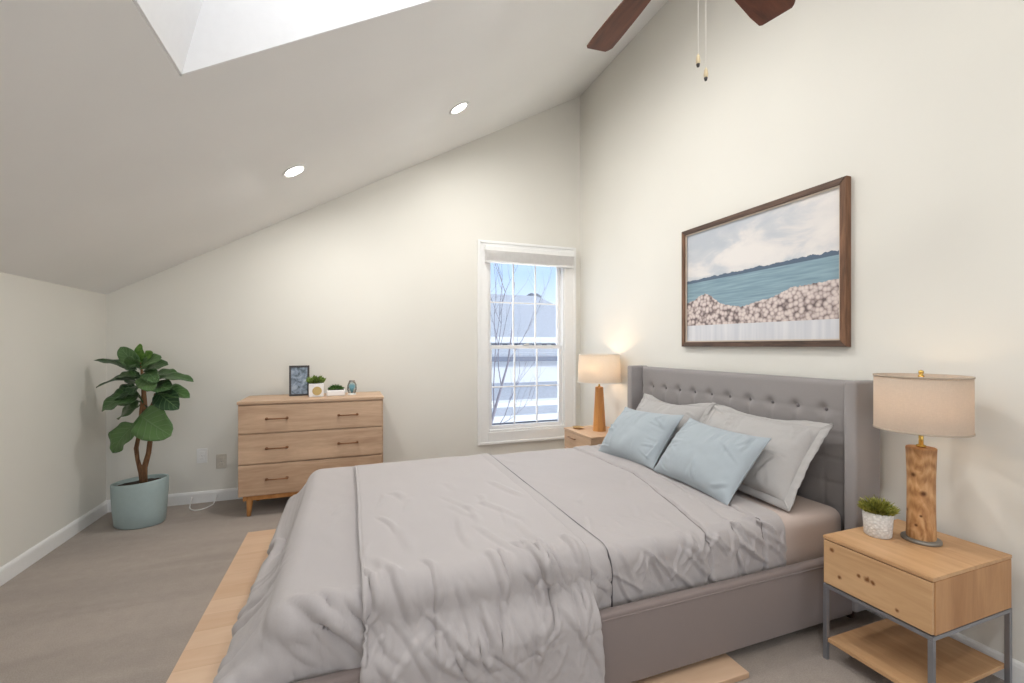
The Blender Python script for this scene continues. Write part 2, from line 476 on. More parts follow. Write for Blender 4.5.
for nm, lab, loc, sc in (('distant_tree', 'dark rounded treetop rising behind the far grey roof', (10.1, 24, -3), (1.0, 1.0, 1.0)),):
    dt = thing(nm, lab, 'tree', loc)
    bm = new(); bmesh.ops.create_icosphere(bm, subdivisions=4, radius=.75)
    for v in bm.verts:
        v.co *= 1 + .35 * noise.noise(v.co * 2.1) + .15 * noise.noise(v.co * 6)
        v.co.z = v.co.z * 1.1 + 6.55
    obj('crown', bm, M_ever, dt)
    bm = new(); taper(bm, (0, 0, 0), (0, 0, 6.2), .22, .12); obj('trunk', bm, M_bark, dt)

# ------------------------------------------------------------------ cloth helpers
def fbm(x, y, z=0.0, o=3):
    return noise.fractal(Vector((x, y, z)), 1.0, 2.0, o)

def sd_rbox(p, c, hs, r):
    q = np.abs(p - c) - (np.array(hs) - r)
    qm = np.maximum(q, 0); d = np.linalg.norm(qm, axis=-1) + np.minimum(q.max(axis=-1), 0) - r
    g = qm * np.sign(p - c); L = np.linalg.norm(g, axis=-1, keepdims=True)
    ins = L[..., 0] < 1e-9
    n = g / np.maximum(L, 1e-9)
    if ins.any():
        k = q[ins].argmax(axis=-1); nn = np.zeros((ins.sum(), 3)); nn[np.arange(len(k)), k] = np.sign((p - c)[ins][np.arange(len(k)), k]); n[ins] = nn
    return d, n

def drape(X0, pin_idx, pin_path, colliders, steps=220, iters=16, thick=.008, settle=.45, dt=1 / 60, restscale=None):
    """position-based cloth: X0 (n,m,3) rest grid, some vertices led along a path to where they are tucked."""
    P = X0.copy(); V = np.zeros_like(P); n, m, _ = P.shape
    inv = np.ones((n, m)); inv[pin_idx] = 0
    cons = []
    def addc(sa, sb, stiff):
        r = np.linalg.norm(X0[sa] - X0[sb], axis=-1)
        cons.append((sa, sb, r, stiff))
    sl = slice
    for par in (0, 1):
        addc((sl(par, n - 1, 2), sl(None)), (sl(par + 1, n, 2), sl(None)), 1.0)
        addc((sl(None), sl(par, m - 1, 2)), (sl(None), sl(par + 1, m, 2)), 1.0)
    for par in (0, 1):
        addc((sl(par, n - 1, 2), sl(0, m - 1)), (sl(par + 1, n, 2), sl(1, m)), .35)
        addc((sl(par, n - 1, 2), sl(1, m)), (sl(par + 1, n, 2), sl(0, m - 1)), .35)
    for par in (0, 1, 2, 3):
        if par < n - 2: addc((sl(par, n - 2, 4), sl(None)), (sl(par + 2, n, 4), sl(None)), .06)
        if par < m - 2: addc((sl(None), sl(par, m - 2, 4)), (sl(None), sl(par + 2, m, 4)), .06)
    grav = np.array([0, 0, -9.8])
    start = X0[pin_idx].copy()
    for st in range(steps):
        prev = P.copy()
        V += grav * dt; V *= .96
        P = P + V * dt * inv[..., None]
        f = min(1.0, (st + 1) / (steps * settle))
        P[pin_idx] = pin_path(start, f)
        for it in range(iters):
            for sa, sb, r, k in cons:
                A, B = P[sa], P[sb]
                if A.shape != B.shape:
                    mn = min(A.shape[0], B.shape[0]); 
                    continue
                d = B - A; L = np.linalg.norm(d, axis=-1)
                wa, wb = inv[sa], inv[sb]; ws = np.maximum(wa + wb, 1e-9)
                corr = ((L - r) / np.maximum(L, 1e-9) / ws * k)[..., None] * d
                P[sa] += corr * wa[..., None]; P[sb] -= corr * wb[..., None]
            if it % 3 == 2 or it == iters - 1:
                for c, hs, r in colliders:
                    d, nn = sd_rbox(P, np.array(c), hs, r)
                    pen = np.maximum(thick - d, 0) * inv
                    P += nn * pen[..., None]
                    hit = pen > 0
                    if it == iters - 1 and hit.any():
                        tv = (P - prev); tn = (tv * nn).sum(-1, keepdims=True) * nn
                        P[hit] -= (tv - tn)[hit] * .5
        V = (P - prev) / dt
        sp = np.linalg.norm(V, axis=-1, keepdims=True); V *= np.minimum(1, 3.0 / np.maximum(sp, 1e-9))
    return P

def grid_mesh(name, P, mat, parent=None, thick=.01, sub=1, uv=None, offset=1):
    n, m, _ = P.shape
    me = bpy.data.meshes.new(name)
    idx = lambda i, j: i * m + j
    faces = [(idx(i, j), idx(i + 1, j), idx(i + 1, j + 1), idx(i, j + 1)) for i in range(n - 1) for j in range(m - 1)]
    me.from_pydata([tuple(map(float, v)) for v in P.reshape(-1, 3)], [], faces)
    for p in me.polygons: p.use_smooth = True
    me.materials.append(mat)
    o = bpy.data.objects.new(name, me); COL.objects.link(o)
    if parent is not None: o.parent = parent
    if sub:
        s = o.modifiers.new('subd', 'SUBSURF'); s.levels = sub; s.render_levels = sub
    if thick:
        s = o.modifiers.new('solid', 'SOLIDIFY'); s.thickness = thick; s.offset = offset
    return o

def grid_normals(P):
    du = np.gradient(P, axis=0); dv = np.gradient(P, axis=1)
    n = np.cross(du, dv); return n / np.maximum(np.linalg.norm(n, axis=-1, keepdims=True), 1e-9)

def refine(P):
    """bicubic-ish doubling of a grid (Catmull-Rom)"""
    def dbl(A):
        Ap = np.concatenate([2 * A[:1] - A[1:2], A, 2 * A[-1:] - A[-2:-1]], 0)
        mid = (-Ap[:-3] + 9 * Ap[1:-2] + 9 * Ap[2:-1] - Ap[3:]) / 16
        out = np.empty((2 * len(A) - 1,) + A.shape[1:]); out[0::2] = A; out[1::2] = mid; return out
    return dbl(dbl(P).transpose(1, 0, 2)).transpose(1, 0, 2)

# ------------------------------------------------------------------ bed
BY0, BY1 = 1.383, 3.145          # outer faces of the side rails
MX0, MX1, MY0, MY1, MZ0, MZ1 = -.225, 2.285, 1.462, 3.066, .20, .505
BFX = -.345                      # outer face of the foot rail
M_uph = m_fabric('grey_upholstery', srgb(150, 145, 144), 700, .9, .03, .2, .2)
M_uph2 = m_fabric('rail_upholstery', srgb(132, 120, 116), 700, .9, .03, .2, .2)
M_button = m_fabric('button_fabric', srgb(118, 113, 115), 700)
M_foot = m_plain('dark_foot', srgb(50, 42, 38), .5)

bed = thing('bed_frame', 'grey upholstered bed with tufted wingback headboard standing against the right wall', 'bed', (1.0, 2.264, 0))
ox, oy = 1.0, 2.264
HX = 2.305      # front plane of the tufted panel
HZ0, HZ1 = .10, 1.13
# tufted panel: a displaced grid with square tufts, plain band on top
ycols = [1.587 + (2.975 - 1.587) * k / 9 for k in range(10)]
sp = ycols[1] - ycols[0]
zrows = [.974 - .123 * k for k in range(7)]
hy0, hy1 = BY0 + .035, BY1 - .035
NY, NZ = 150, 90
bm = new(); gv = []
for i in range(NY + 1):
    y = hy0 + (hy1 - hy0) * i / NY; row = []
    for j in range(NZ + 1):
        z = HZ0 + (HZ1 - HZ0) * j / NZ
        fy = ((y - ycols[0]) / sp); dy = abs(fy - round(fy)) * sp
        dz = min(abs(z - zr) for zr in zrows)
        dep = 0
        if z < zrows[0] + .004:
            dep += .005 * math.exp(-(dy / .007) ** 2)
        dep += .0042 * math.exp(-(dz / .006) ** 2)
        rr = math.hypot(dy, dz)
        dep += (.020 if z > zrows[0] - .05 else .004) * math.exp(-(rr / .026) ** 2)
        edge = min(y - hy0, hy1 - y, HZ1 - z)
        dep += .02 * max(0, 1 - edge / .025) ** 2
        row.append(bm.verts.new((HX + dep - ox, y - oy, z)))
    gv.append(row)
for i in range(NY):
    for j in range(NZ): bm.faces.new((gv[i][j], gv[i + 1][j], gv[i + 1][j + 1], gv[i][j + 1]))
hb = obj('headboard', bm, M_uph, bed, True)
bm = new(); box(bm, HX + .02 - ox, 2.375 - ox, hy0 - oy, hy1 - oy, HZ0, HZ1 - .002, .012, 3); obj('headboard_back', bm, M_uph, bed)
for r in (0,):
    for y in ycols:
        bm = new(); lathe(bm, [(0, -.006), (.007, -.005), (.010, -.001), (.0095, .003), (.006, .006), (0, .0072)], 12)
        bt = obj('button', bm, M_button, hb, True)
        bt.rotation_euler = (0, -PI / 2, 0); bt.location = (HX + .021 - ox, y - oy, zrows[r])
for s, y0 in ((0, BY0 - .02), (1, BY1 - .04)):
    bm = new(); box(bm, 2.20 - ox, 2.376 - ox, y0 - oy, y0 + .06 - oy, .06, 1.136, .014, 3)
    # welt seam along front edge
    o = obj('headboard_wing', bm, M_uph, bed); smooth_by_angle(o, 40)
for y0 in (BY0, BY1 - .042):
    bm = new(); box(bm, BFX + .01 - ox, 2.21 - ox, y0 - oy, y0 + .042 - oy, .045, .326, .012, 3)
    yo = y0 - .0015 if y0 < 2 else y0 + .0425
    o = obj('side_rail', bm, M_uph2, bed); smooth_by_angle(o, 40)
    bm = new(); yy = y0 + .006 - oy if y0 < 2 else y0 + .036 - oy
    tube(bm, [(BFX + .02 - ox, yy - .006 if y0 < 2 else yy + .006, .305), (1 - ox, yy - .006 if y0 < 2 else yy + .006, .305), (2.2 - ox, yy - .006 if y0 < 2 else yy + .006, .305)], .0035, 6)
    obj('welt_seam', bm, M_uph2, o)
bm = new(); box(bm, BFX - ox, BFX + .045 - ox, BY0 + .002 - oy, BY1 - .002 - oy, .045, .328, .014, 3)
smooth_by_angle(obj('foot_rail', bm, M_uph2, bed), 40)
bm = new(); box(bm, BFX + .045 - ox, 2.30 - ox, BY0 + .042 - oy, BY1 - .042 - oy, .14, .185); obj('slat_platform', bm, M_foot, bed)
for x in (BFX + .06, 2.26):
    for y in (BY0 + .05, BY1 - .05):
        bm = new(); taper(bm, (x - ox, y - oy, .0225 if x < 0 else 0), (x - ox, y - oy, .15), .018, .024); obj('leg', bm, M_foot, bed)

# mattress in a fitted sheet
M_fitted = m_fabric('blush_fitted_sheet', srgb(200, 184, 175), 1100, .85, .03, .1, crease=.05)
bm = new(); box(bm, MX0, MX1, MY0, MY1, MZ0, MZ1, .055, 5)
bmesh.ops.subdivide_edges(bm, edges=[e for e in bm.edges if e.calc_length() > .2], cuts=40, use_grid_fill=True)
for v in bm.verts:
    s = max(0, min(1, (MZ1 - .03 - v.co.z) / .12))
    v.co.y += (-1 if v.co.y < 2.2 else 1) * s * .008 * fbm(v.co.x * 16 + v.co.z * 14, v.co.z * 5, 1.3)
mt = obj('mattress', bm, M_fitted, None, True)
tag(mt, 'thick mattress in a pale blush fitted sheet, bare beside the headboard', 'mattress')

MC = ((MX0 + MX1) / 2, (MY0 + MY1) / 2, (MZ0 + MZ1) / 2); MH = ((MX1 - MX0) / 2, (MY1 - MY0) / 2, (MZ1 - MZ0) / 2)
COLL = [(MC, MH, .06)]
RAILS = [(((BFX + 2.2) / 2, BY0 + .021, .186), ((2.2 - BFX) / 2, .021, .142), .012),
         (((BFX + 2.2) / 2, BY1 - .021, .186), ((2.2 - BFX) / 2, .021, .142), .012),
         ((BFX + .0225, (BY0 + BY1) / 2, .187), (.0225, (BY1 - BY0) / 2, .142), .012)]

M_duvet = m_fabric('grey_duvet', srgb(176, 170, 169), 1200, .75, .02, .12, crease=.07)
M_sheet = m_fabric('grey_sheet', srgb(175, 169, 168), 1200, .75, .02, .12, crease=.07)
M_throw = m_fabric('grey_throw', srgb(176, 170, 169), 1200, .72, .02, .15, crease=.07)
M_edge_line = m_fabric('dark_edge_line', srgb(84, 80, 82), 900)

# top sheet: rolled over the mattress from the dark duvet edge line to the pillows, tucked behind both rails
def cross(s, top, ya, yb, zend, r=.065, crown=.012):
    """cross-section over the mattress: s in 0..1 from near tuck to far tuck -> (y, z, ny, nz, hang)"""
    h = top - r - zend; q = PI / 2 * r; w = (yb - ya) - 2 * r
    L = 2 * h + 2 * q + w; d = s * L
    if d < h: return ya, zend + d, -1, 0, 1 - d / h
    d -= h
    if d < q:
        a = d / r; return ya + r - r * math.cos(a), top - r + r * math.sin(a), -math.cos(a), math.sin(a), 0
    d -= q
    if d < w:
        t = d / w; return ya + r + d, top + crown * math.sin(PI * t), 0, 1, 0
    d -= w
    if d < q:
        a = d / r; return yb - r + r * math.sin(a), top - r + r * math.cos(a), math.sin(a), math.cos(a), 0
    d -= q
    return yb, top - r - d, 1, 0, d / h

def ridge(a): return (1 - min(1, abs(a) * 2.8)) ** 2.4
def wr_side(x, z, k=0.0):
    """pull creases on the vertical side of the bedding: slanted and sharp"""
    w = .08 * fbm(x * 4 + k, z * 4, k)
    u = x + z * .8 + w
    a = fbm(u * 8 + k, z * 2.2 - x * 1.1, k, 2); b = fbm((x - z * .5 + w) * 15 + k, z * 5, k + 3, 2); c = fbm((x + z * 1.6 - w) * 12 + k, z * 4 - x * 2, k + 7, 2)
    return ridge(a) * .9 + ridge(b) * .5 + ridge(c) * .45 - .4 + .22 * fbm(x * 16, z * 16, k + 5, 2)

def fold_field(U, Q, folds):
    """sum of sharp crease ridges; each fold runs a->b in cloth coordinates with a width and a height"""
    H = np.zeros_like(U)
    for (u0, q0, u1, q1, w, a, bend) in folds:
        du, dq = u1 - u0, q1 - q0; L = math.hypot(du, dq); du /= L; dq /= L
        t = ((U - u0) * du + (Q - q0) * dq) / L
        d = -(U - u0) * dq + (Q - q0) * du
        d = d - bend * np.sin(np.clip(t, 0, 1) * PI)
        env = np.clip(t / .25, 0, 1) * np.clip((1 - t) / .35, 0, 1); env = env * env * (3 - 2 * env)
        H += a * env * (np.exp(-np.abs(d / w) ** 1.5) - .55 * np.exp(-((d - 1.7 * w) / w) ** 2))
    return H
def make_folds(seed, n, u, q0, ln, ang, w, a, bend=.02):
    r = random.Random(seed); out = []
    for k in range(n):
        u0 = r.uniform(*u); q = r.uniform(*q0); L = r.uniform(*ln); t = math.radians(r.uniform(*ang))
        out.append((u0, q, u0 + L * math.sin(t), q + L * math.cos(t), r.uniform(*w), r.uniform(*a), r.uniform(-bend, bend)))
    return out
def near_q(P): return (MZ1 - P[..., 2]) - np.maximum(0, P[..., 1] - MY0 - .03)

NXs, NYs = 260, 260
P = np.zeros((NXs + 1, NYs + 1, 3))
FOLDS = [(1.42, 1.62, .009), (1.57, 1.76, -.006), (1.72, 1.83, .006)]
for i in range(NXs + 1):
    for j in range(NYs + 1):
        s = j / NYs
        y, z, ny, nz, hang = cross(s, MZ1 + .015, MY0 - .015, MY1 + .015, .285)
        ty = (y - MY0) / (MY1 - MY0)
        xe = 1.84 + .05 * (1 - abs(2 * ty - 1)) + .012 * math.sin(9 * y)
        x = .86 + (xe - .86) * i / NXs
        off = 0.0
        for xa, xb, h in FOLDS:
            xl = xa + (xb - xa) * min(1, max(0, ty * 2)) + .01 * fbm(y * 3, xa * 9)
            off += h * (1 / (1 + math.exp(-(x - xl) / .004)) - .0) * 1.0
            off -= .013 * math.exp(-((x - xl) / .0075) ** 2)
        edge = 1 if j in (0, NYs) else 0
        sidew = 1 - max(0, nz)
        if 0 < sidew or nz < 1:
            off += .005 * wr_side(x, z, 4.2) * sidew * (1 - .6 * hang)
        soft = math.exp(-max(0, y - MY0) / .25)
        off += nz * (.006 * fbm(x * 4 + y * 2, y * 1.6, .3) + .001 * soft * wr_side(x, y * .5, 1.1))
        off = max(off, -.013)
        P[i, j] = (x, y + ny * off, z + nz * off)
FS = make_folds(11, 26, (.88, 1.80), (-.05, .05), (.13, .30), (15, 58), (.006, .013), (.006, .015)) + make_folds(12, 12, (.95, 1.85), (-.04, .04), (.10, .22), (-45, -5), (.006, .011), (.005, .011)) \
   + make_folds(13, 16, (.9, 1.8), (-.75, -.10), (.12, .35), (-40, 40), (.010, .020), (.002, .005))
NN = grid_normals(P)
if NN[len(NN) // 2, 150, 2] < 0: NN = -NN
P += NN * np.maximum(fold_field(P[..., 0], near_q(P), FS), -.006)[..., None]
sh = grid_mesh('top_sheet', P, M_sheet, None, .006, 0, offset=-1)
M_fold_shade = m_fabric('fold_shade', srgb(128, 122, 120), 900)
for xa, xb, h in FOLDS:  # dark tubes stand in for the shade at the fold steps
    pts = []
    for j in range(20, NYs - 19, 2):
        y = P[NXs // 2, j, 1]; ty = (y - MY0) / (MY1 - MY0); xl = xa + (xb - xa) * min(1, max(0, ty * 2)) + .01 * fbm(y * 3, xa * 9)
        if MZ1 - P[NXs // 2, j, 2] > .07: continue
        i = int(np.argmin(np.abs(P[:, j, 0] - xl))); pts.append(Vector(P[i, j]) + Vector(NN[i, j]) * .0012)
    bm = new(); tube(bm, pts, .0026, 6); obj('fold_shade_line', bm, M_fold_shade, sh, True)
tag(sh, 'smooth grey top sheet with folded-back bands between duvet edge and pillows', 'sheet')

# duvet: draped by simulation over the foot of the mattress; near side and far foot tucked behind the rails
DX0 = MX0 - .47; DX1 = .925; DY0 = MY0 - .245; DY1 = MY1 + .245
st_ = .030
nx = int(round((DX1 - DX0) / st_)) + 1; ny_ = int(round((DY1 - DY0) / st_)) + 1
gx = np.linspace(DX0, DX1, nx); gy = np.linspace(DY0, DY1, ny_)
X0 = np.zeros((nx, ny_, 3)); X0[..., 0] = gx[:, None]; X0[..., 1] = gy[None, :]; X0[..., 2] = MZ1 + .03
rs = np.random.RandomState(3)
# the drop at the foot is short where it is tucked, long where it spills over the rail
fs_ = np.clip((gy - 1.72) / .36, 0, 1); fs_ = 1 - .34 * fs_ * fs_ * (3 - 2 * fs_)
X0[..., 0] = np.where(gx[:, None] < MX0, MX0 + (gx[:, None] - MX0) * fs_[None, :], X0[..., 0])
pm = np.zeros((nx, ny_), bool)
near = (gx > MX0 + .02); pm[near, 0] = True; pm[near, -1] = True
farfoot = gy > 2.05
pm[0, farfoot & (gy < MY1 - .0)] = True
pm[-1, :] = True
tgt = np.zeros((nx, ny_, 3))
for i in range(nx):
    for j in range(ny_):
        if not pm[i, j]: continue
        x, y, z = X0[i, j]
        if i == nx - 1:
            # head edge follows the mattress cross-section
            r = .065; s = (gy[j] - DY0) / (DY1 - DY0)
            yy, zz, a, b, hg = cross(s, MZ1 + .016, MY0 - .014, MY1 + .014, .295)
            tgt[i, j] = (x + .012 * math.sin(y * 2.2), yy, zz)
        elif i == 0 and 0 < j < ny_ - 1: tgt[i, j] = (MX0 - .030, y, .20)
        else:
            tgt[i, j] = (x + .010 * math.sin(x * 21), (MY0 - .014) if j == 0 else (MY1 + .014), .285 + .006 * math.sin(x * 13))
T = tgt[pm]
def path(start, f):
    # first down past the edge, then in to the tuck
    return start + (T - start) * (f * f * (3 - 2 * f))
D = drape(X0, pm, path, COLL + [(RAILS[2][0], RAILS[2][1], .014)], steps=200, iters=14, thick=.012)
D = refine(refine(D))
Nn = grid_normals(D)
if Nn[len(Nn) // 2, Nn.shape[1] // 2, 2] < 0: Nn = -Nn
# pull creases sweeping down the near side towards the throw, and folds on the drop at the foot corner
FD = [(-.21 + .036 * k, -.05 + .014 * (k % 3), .06 + .020 * k, .15 + .08 * (k % 4) / 3, .012 + .002 * (k % 3), .0105 - .002 * (k % 2), -.022) for k in range(0, 7)] \
   + make_folds(21, 9, (-.24, .0), (-.06, .06), (.10, .26), (20, 65), (.009, .013), (.003, .006)) + make_folds(22, 10, (.60, .92), (-.03, .05), (.12, .28), (10, 50), (.006, .012), (.006, .012)) \
   + make_folds(23, 14, (-.15, .9), (-.9, -.1), (.15, .45), (-35, 35), (.010, .02), (.002, .005))
FF = fold_field(D[..., 0], near_q(D), FD)
FQ = (MZ1 - D[..., 2]) - np.maximum(0, D[..., 0] - MX0 - .03)
FE = make_folds(24, 13, (1.36, 1.95), (-.03, .10), (.18, .45), (-28, 22), (.010, .018), (.003, .008))
FF = np.where(D[..., 0] < MX0 + .06, FF * .5 + fold_field(D[..., 1], FQ, FE), FF)
for i in range(D.shape[0]):
    for j in range(D.shape[1]):
        x, y, z = D[i, j]; nz = Nn[i, j, 2]; sd = 1 - max(0, nz)
        near_ = math.exp(-max(0, y - MY0) / .3)
        a = .004 * min(1, sd * 1.4) * wr_side(x, z, 2.2) + nz * (.006 * fbm(x * 3.5 + y * 1.2, y * 1.6, .7)) + FF[i, j]
        if i == D.shape[0] - 1 or j in (0, D.shape[1] - 1): a *= .3
        D[i, j] += Nn[i, j] * max(a, -.007)
dv = grid_mesh('duvet', D, M_duvet, None, .012, 0, offset=1 if grid_normals(D)[len(D) // 2, D.shape[1] // 2, 2] > 0 else -1)
tag(dv, 'grey duvet covering the foot half of the bed, spilling over the foot corner', 'duvet')
bm = new(); e = D[-1]; tube(bm, [Vector(e[k]) + Vector((.004, 0, .0)) + Vector(Nn[-1, k]) * .008 for k in range(2, len(e) - 2, 4)], .0045, 6)  # thin dark tube laid along the duvet edge
pp = obj('edge_tube', bm, M_edge_line, dv, True); pp['label'] = 'thin dark line along the duvet edge'

# throw: laid across the duvet, hanging over the near rail
NXt, NYt = 160, 330
P = np.zeros((NXt + 1, NYt + 1, 3)); TX0, TX1 = .035, .835
ZE = .045
topz = MZ1 + .040
ya = MY0 - .030
for i in range(NXt + 1):
    for j in range(NYt + 1):
        s = j / NYt
        # profile: hem outside rail, up to the bed edge, over it, to the far edge
        L1 = topz - .07 - ZE; q = PI / 2 * .075; w = 1.50
        d = s * (L1 + q + w)
        u = i / NXt
        x = TX0 + (TX1 - TX0) * u
        if d < L1:
            k = d / L1; z = ZE + d
            # drops clear of the rail then leans in to the mattress
            out_y = BY0 - .022
            b = min(1, max(0, (z - .315) / .13)); b = b * b * (3 - 2 * b)
            y = out_y + (ya - out_y) * b; n_y, n_z = -1, 0; hang = 1 - k
        elif d < L1 + q:
            a = (d - L1) / .075; y = ya + .075 - .075 * math.cos(a); z = topz - .075 + .075 * math.sin(a) + .005; n_y, n_z = -math.cos(a), math.sin(a); hang = 0
        else:
            t = (d - L1 - q); y = ya + .075 + t; z = topz + .005 + .008 * math.sin(PI * min(1, t / 1.6)); n_y, n_z = 0, 1; hang = 0
            if t > 1.40: z -= .5 * (t - 1.40) ** 1.0 * .6
        sd = 1 - n_z
        off = sd * .004 * wr_side(x * 1.3, z * 1.1, 9.1) * (1 if hang < .85 else .7)
        off += sd * .014 * fbm(x * 5.5, z * 2.5, 5.5)
        nr = math.exp(-max(0, y - ya) / .28)
        off += n_z * (.005 * fbm(x * 4, y * 2.0, 8.8))
        # hem seam
        off -= .004 * math.exp(-((z - (.215 + .08 * u)) / .005) ** 2) * (1 if sd > .9 else 0)
        off -= .003 * math.exp(-((u - .012) / .004) ** 2) 
        off = max(off, -.006)
        P[i, j] = (x + .006 * fbm(y * 3, z * 4, u) + (0.012 * (hang) * (u - .5) * 2), y + n_y * off, z + n_z * off)
FT = make_folds(31, 34, (.02, .80), (-.16, .10), (.12, .34), (-12, 34), (.006, .013), (.006, .015)) + make_folds(32, 18, (.05, .85), (.0, .30), (.08, .20), (-60, -10), (.005, .010), (.004, .010)) \
   + make_folds(33, 22, (.06, .75), (-.95, -.15), (.15, .40), (-16, 26), (.009, .018), (.003, .008)) + make_folds(34, 12, (.04, .5), (.0, .18), (.15, .30), (20, 60), (.006, .012), (.006, .012))
NN = grid_normals(P)
if NN[len(NN) // 2, 280, 2] < 0: NN = -NN
P += NN * np.maximum(fold_field(P[..., 0], near_q(P), FT), -.005)[..., None]
th = grid_mesh('throw_blanket', P, M_throw, None, .007, 0, offset=1)
tag(th, 'grey throw blanket laid across the bed, hanging over the near side rail', 'blanket')

# ------------------------------------------------------------------ pillows
M_blue = m_fabric('pale_blue_cover', srgb(167, 176, 182), 1100, .85, .02, .15, crease=.05)
M_pgrey = m_fabric('grey_pillowcase', srgb(178, 175, 173), 1100, .85, .02, .12, crease=.06)
def pillow_bm(w, h, th, seed, flange=0.0, N=72, sag=.0, wr=.006):
    bm = new(); top = {}; bot = {}
    a, b = w / 2 - flange, h / 2 - flange
    r = random.Random(int(seed * 10)); FP = []
    for k in range(22):
        e = r.choice('lrtbbt'); L = r.uniform(.07, .20); t = r.uniform(-.6, .6)
        if e in 'lr': sx = -1 if e == 'l' else 1; p = (sx * a * .93, r.uniform(-.9, .9) * b); d = (-sx, t)
        else: sy = 1 if e == 't' else -1; p = (r.uniform(-.9, .9) * a, sy * b * .93); d = (t, -sy)
        FP.append((p[0], p[1], p[0] + d[0] * L, p[1] + d[1] * L, r.uniform(.005, .010), wr * r.uniform(.3, .75), r.uniform(-.015, .015)))
    UU = np.array([[math.sin((2 * i / N - 1) * PI / 2) for j in range(N + 1)] for i in range(N + 1)])
    FH = fold_field(UU * a, UU.T * b, FP)
    for i in range(N + 1):
        for j in range(N + 1):
            u = math.sin((2 * i / N - 1) * PI / 2); v = math.sin((2 * j / N - 1) * PI / 2)
            # edges curve in slightly between the corners
            x = a * u * (1 - .045 * (1 - v * v) * abs(u) ** 3); y = b * v * (1 - .055 * (1 - u * u) * abs(v) ** 3)
            t = th / 2 * (max(0, 1 - abs(u) ** 2.6) ** .62) * (max(0, 1 - abs(v) ** 2.6) ** .62)
            e = max(abs(u), abs(v))
            cr = (FH[i, j] + wr * fbm(x * 7 + seed, y * 7, seed) * .5) * min(1, (1 - e) * 8)
            y2 = y - sag * (1 - u * u) * max(0, v)
            top[i, j] = bm.verts.new((x, y2, t + cr))
            if i in (0, N) or j in (0, N): bot[i, j] = top[i, j]
            else: bot[i, j] = bm.verts.new((x, y2, -t - cr * .5))
    for i in range(N):
        for j in range(N):
            bm.faces.new((top[i, j], top[i + 1, j], top[i + 1, j + 1], top[i, j + 1]))
            bm.faces.new((bot[i, j], bot[i, j + 1], bot[i + 1, j + 1], bot[i + 1, j]))
    rim = [tuple(top[i, 0].co) for i in range(N + 1)] + [tuple(top[N, j].co) for j in range(1, N + 1)] + [tuple(top[i, N].co) for i in range(N - 1, -1, -1)] + [tuple(top[0, j].co) for j in range(N - 1, 0, -1)]
    return bm, rim
def place_pillow(o, bottom, ang, roll=0, yaw=0, h=.4):
    # local x -> along the bed width (-Y), local y -> up the lean, local z -> towards the foot
    lean = Vector((math.cos(ang), 0, math.sin(ang))); nrm = Vector((-math.sin(ang), 0, math.cos(ang))); wx = lean.cross(nrm)
    R = Matrix((wx, lean, nrm)).transposed()
    R = Matrix.Rotation(yaw, 3, 'Z') @ R @ Matrix.Rotation(roll, 3, 'Z')
    o.rotation_euler = R.to_euler(); o.location = Vector(bottom) + lean * h / 2
def make_pillow(label, mat, w, h, th, seed, bottom, ang, roll, yaw, flange=0, sag=0, wr=.006, group=None):
    bm, rim = pillow_bm(w, h, th, seed, flange, sag=sag, wr=wr)
    o = obj('pillow', bm, mat, None, True); tag(o, label, 'pillow', group)
    if flange > 0:
        bm = new(); n = len(rim); inn = []; mid = []; outr = []
        for k, (x, y, z) in enumerate(rim):
            d = Vector((x / (w / 2), y / (h / 2), 0)); 
            ax = 1 if abs(d.x) >= abs(d.y) * .985 else 0; ay = 1 if abs(d.y) >= abs(d.x) * .985 else 0
            ox_ = (flange * (1 if x > 0 else -1)) * min(1, max(0, (abs(x) / (w / 2 - flange) - .82) / .12)) ; oy_ = (flange * (1 if y > 0 else -1)) * min(1, max(0, (abs(y) / (h / 2 - flange) - .82) / .12))
            wv = .003 * math.sin(k * .35 + seed) + .002 * math.sin(k * 1.1)
            inn.append((x * .985, y * .985, .004)); mid.append((x + ox_ * .5, y + oy_ * .5, wv * .5 + .002)); outr.append((x + ox_, y + oy_, wv))
        t = .0022
        R = [[bm.verts.new(Vector(p) + Vector((0, 0, s))) for p in ring] for ring, s in ((inn, t), (mid, t), (outr, t * .6), (outr, -t * .6), (mid, -t), (inn, -t))]
        for a_, b_ in zip(R[:-1], R[1:]):
            for k in range(n): bm.faces.new((a_[k], a_[(k + 1) % n], b_[(k + 1) % n], b_[k]))
        f = obj('flange', bm, mat, o, True)
    else:
        bm = new(); tube(bm, [(x, y, z) for x, y, z in rim] + [rim[0]], .0035, 6, caps=False); obj('edge_tube', bm, mat, o, True)
    place_pillow(o, bottom, ang, roll, yaw, h)
    return o
zb = MZ1 + .018
make_pillow('large grey pillow with flanged edge, nearest the camera side, leaning on the headboard', M_pgrey, .77, .50, .21, 1.1, (1.945, 1.885, zb), math.radians(53), -.02, .02, .035, .012, .020)
make_pillow('grey flanged pillow on the window side, half hidden by a blue cushion', M_pgrey, .75, .49, .20, 5.7, (1.960, 2.61, zb), math.radians(55), .02, -.03, .035, .02, .018)
make_pillow('pale blue cushion lying before the nearer grey pillow, its right corner raised', M_blue, .585, .405, .19, 2.9, (1.735, 1.935, zb + .012), math.radians(49), -.03, -.015, 0, .012, .014)
make_pillow('pale blue cushion nearer the window, before the far grey pillow', M_blue, .585, .405, .19, 8.3, (1.735, 2.555, zb + .012), math.radians(50), .05, .03, 0, .012, .014)

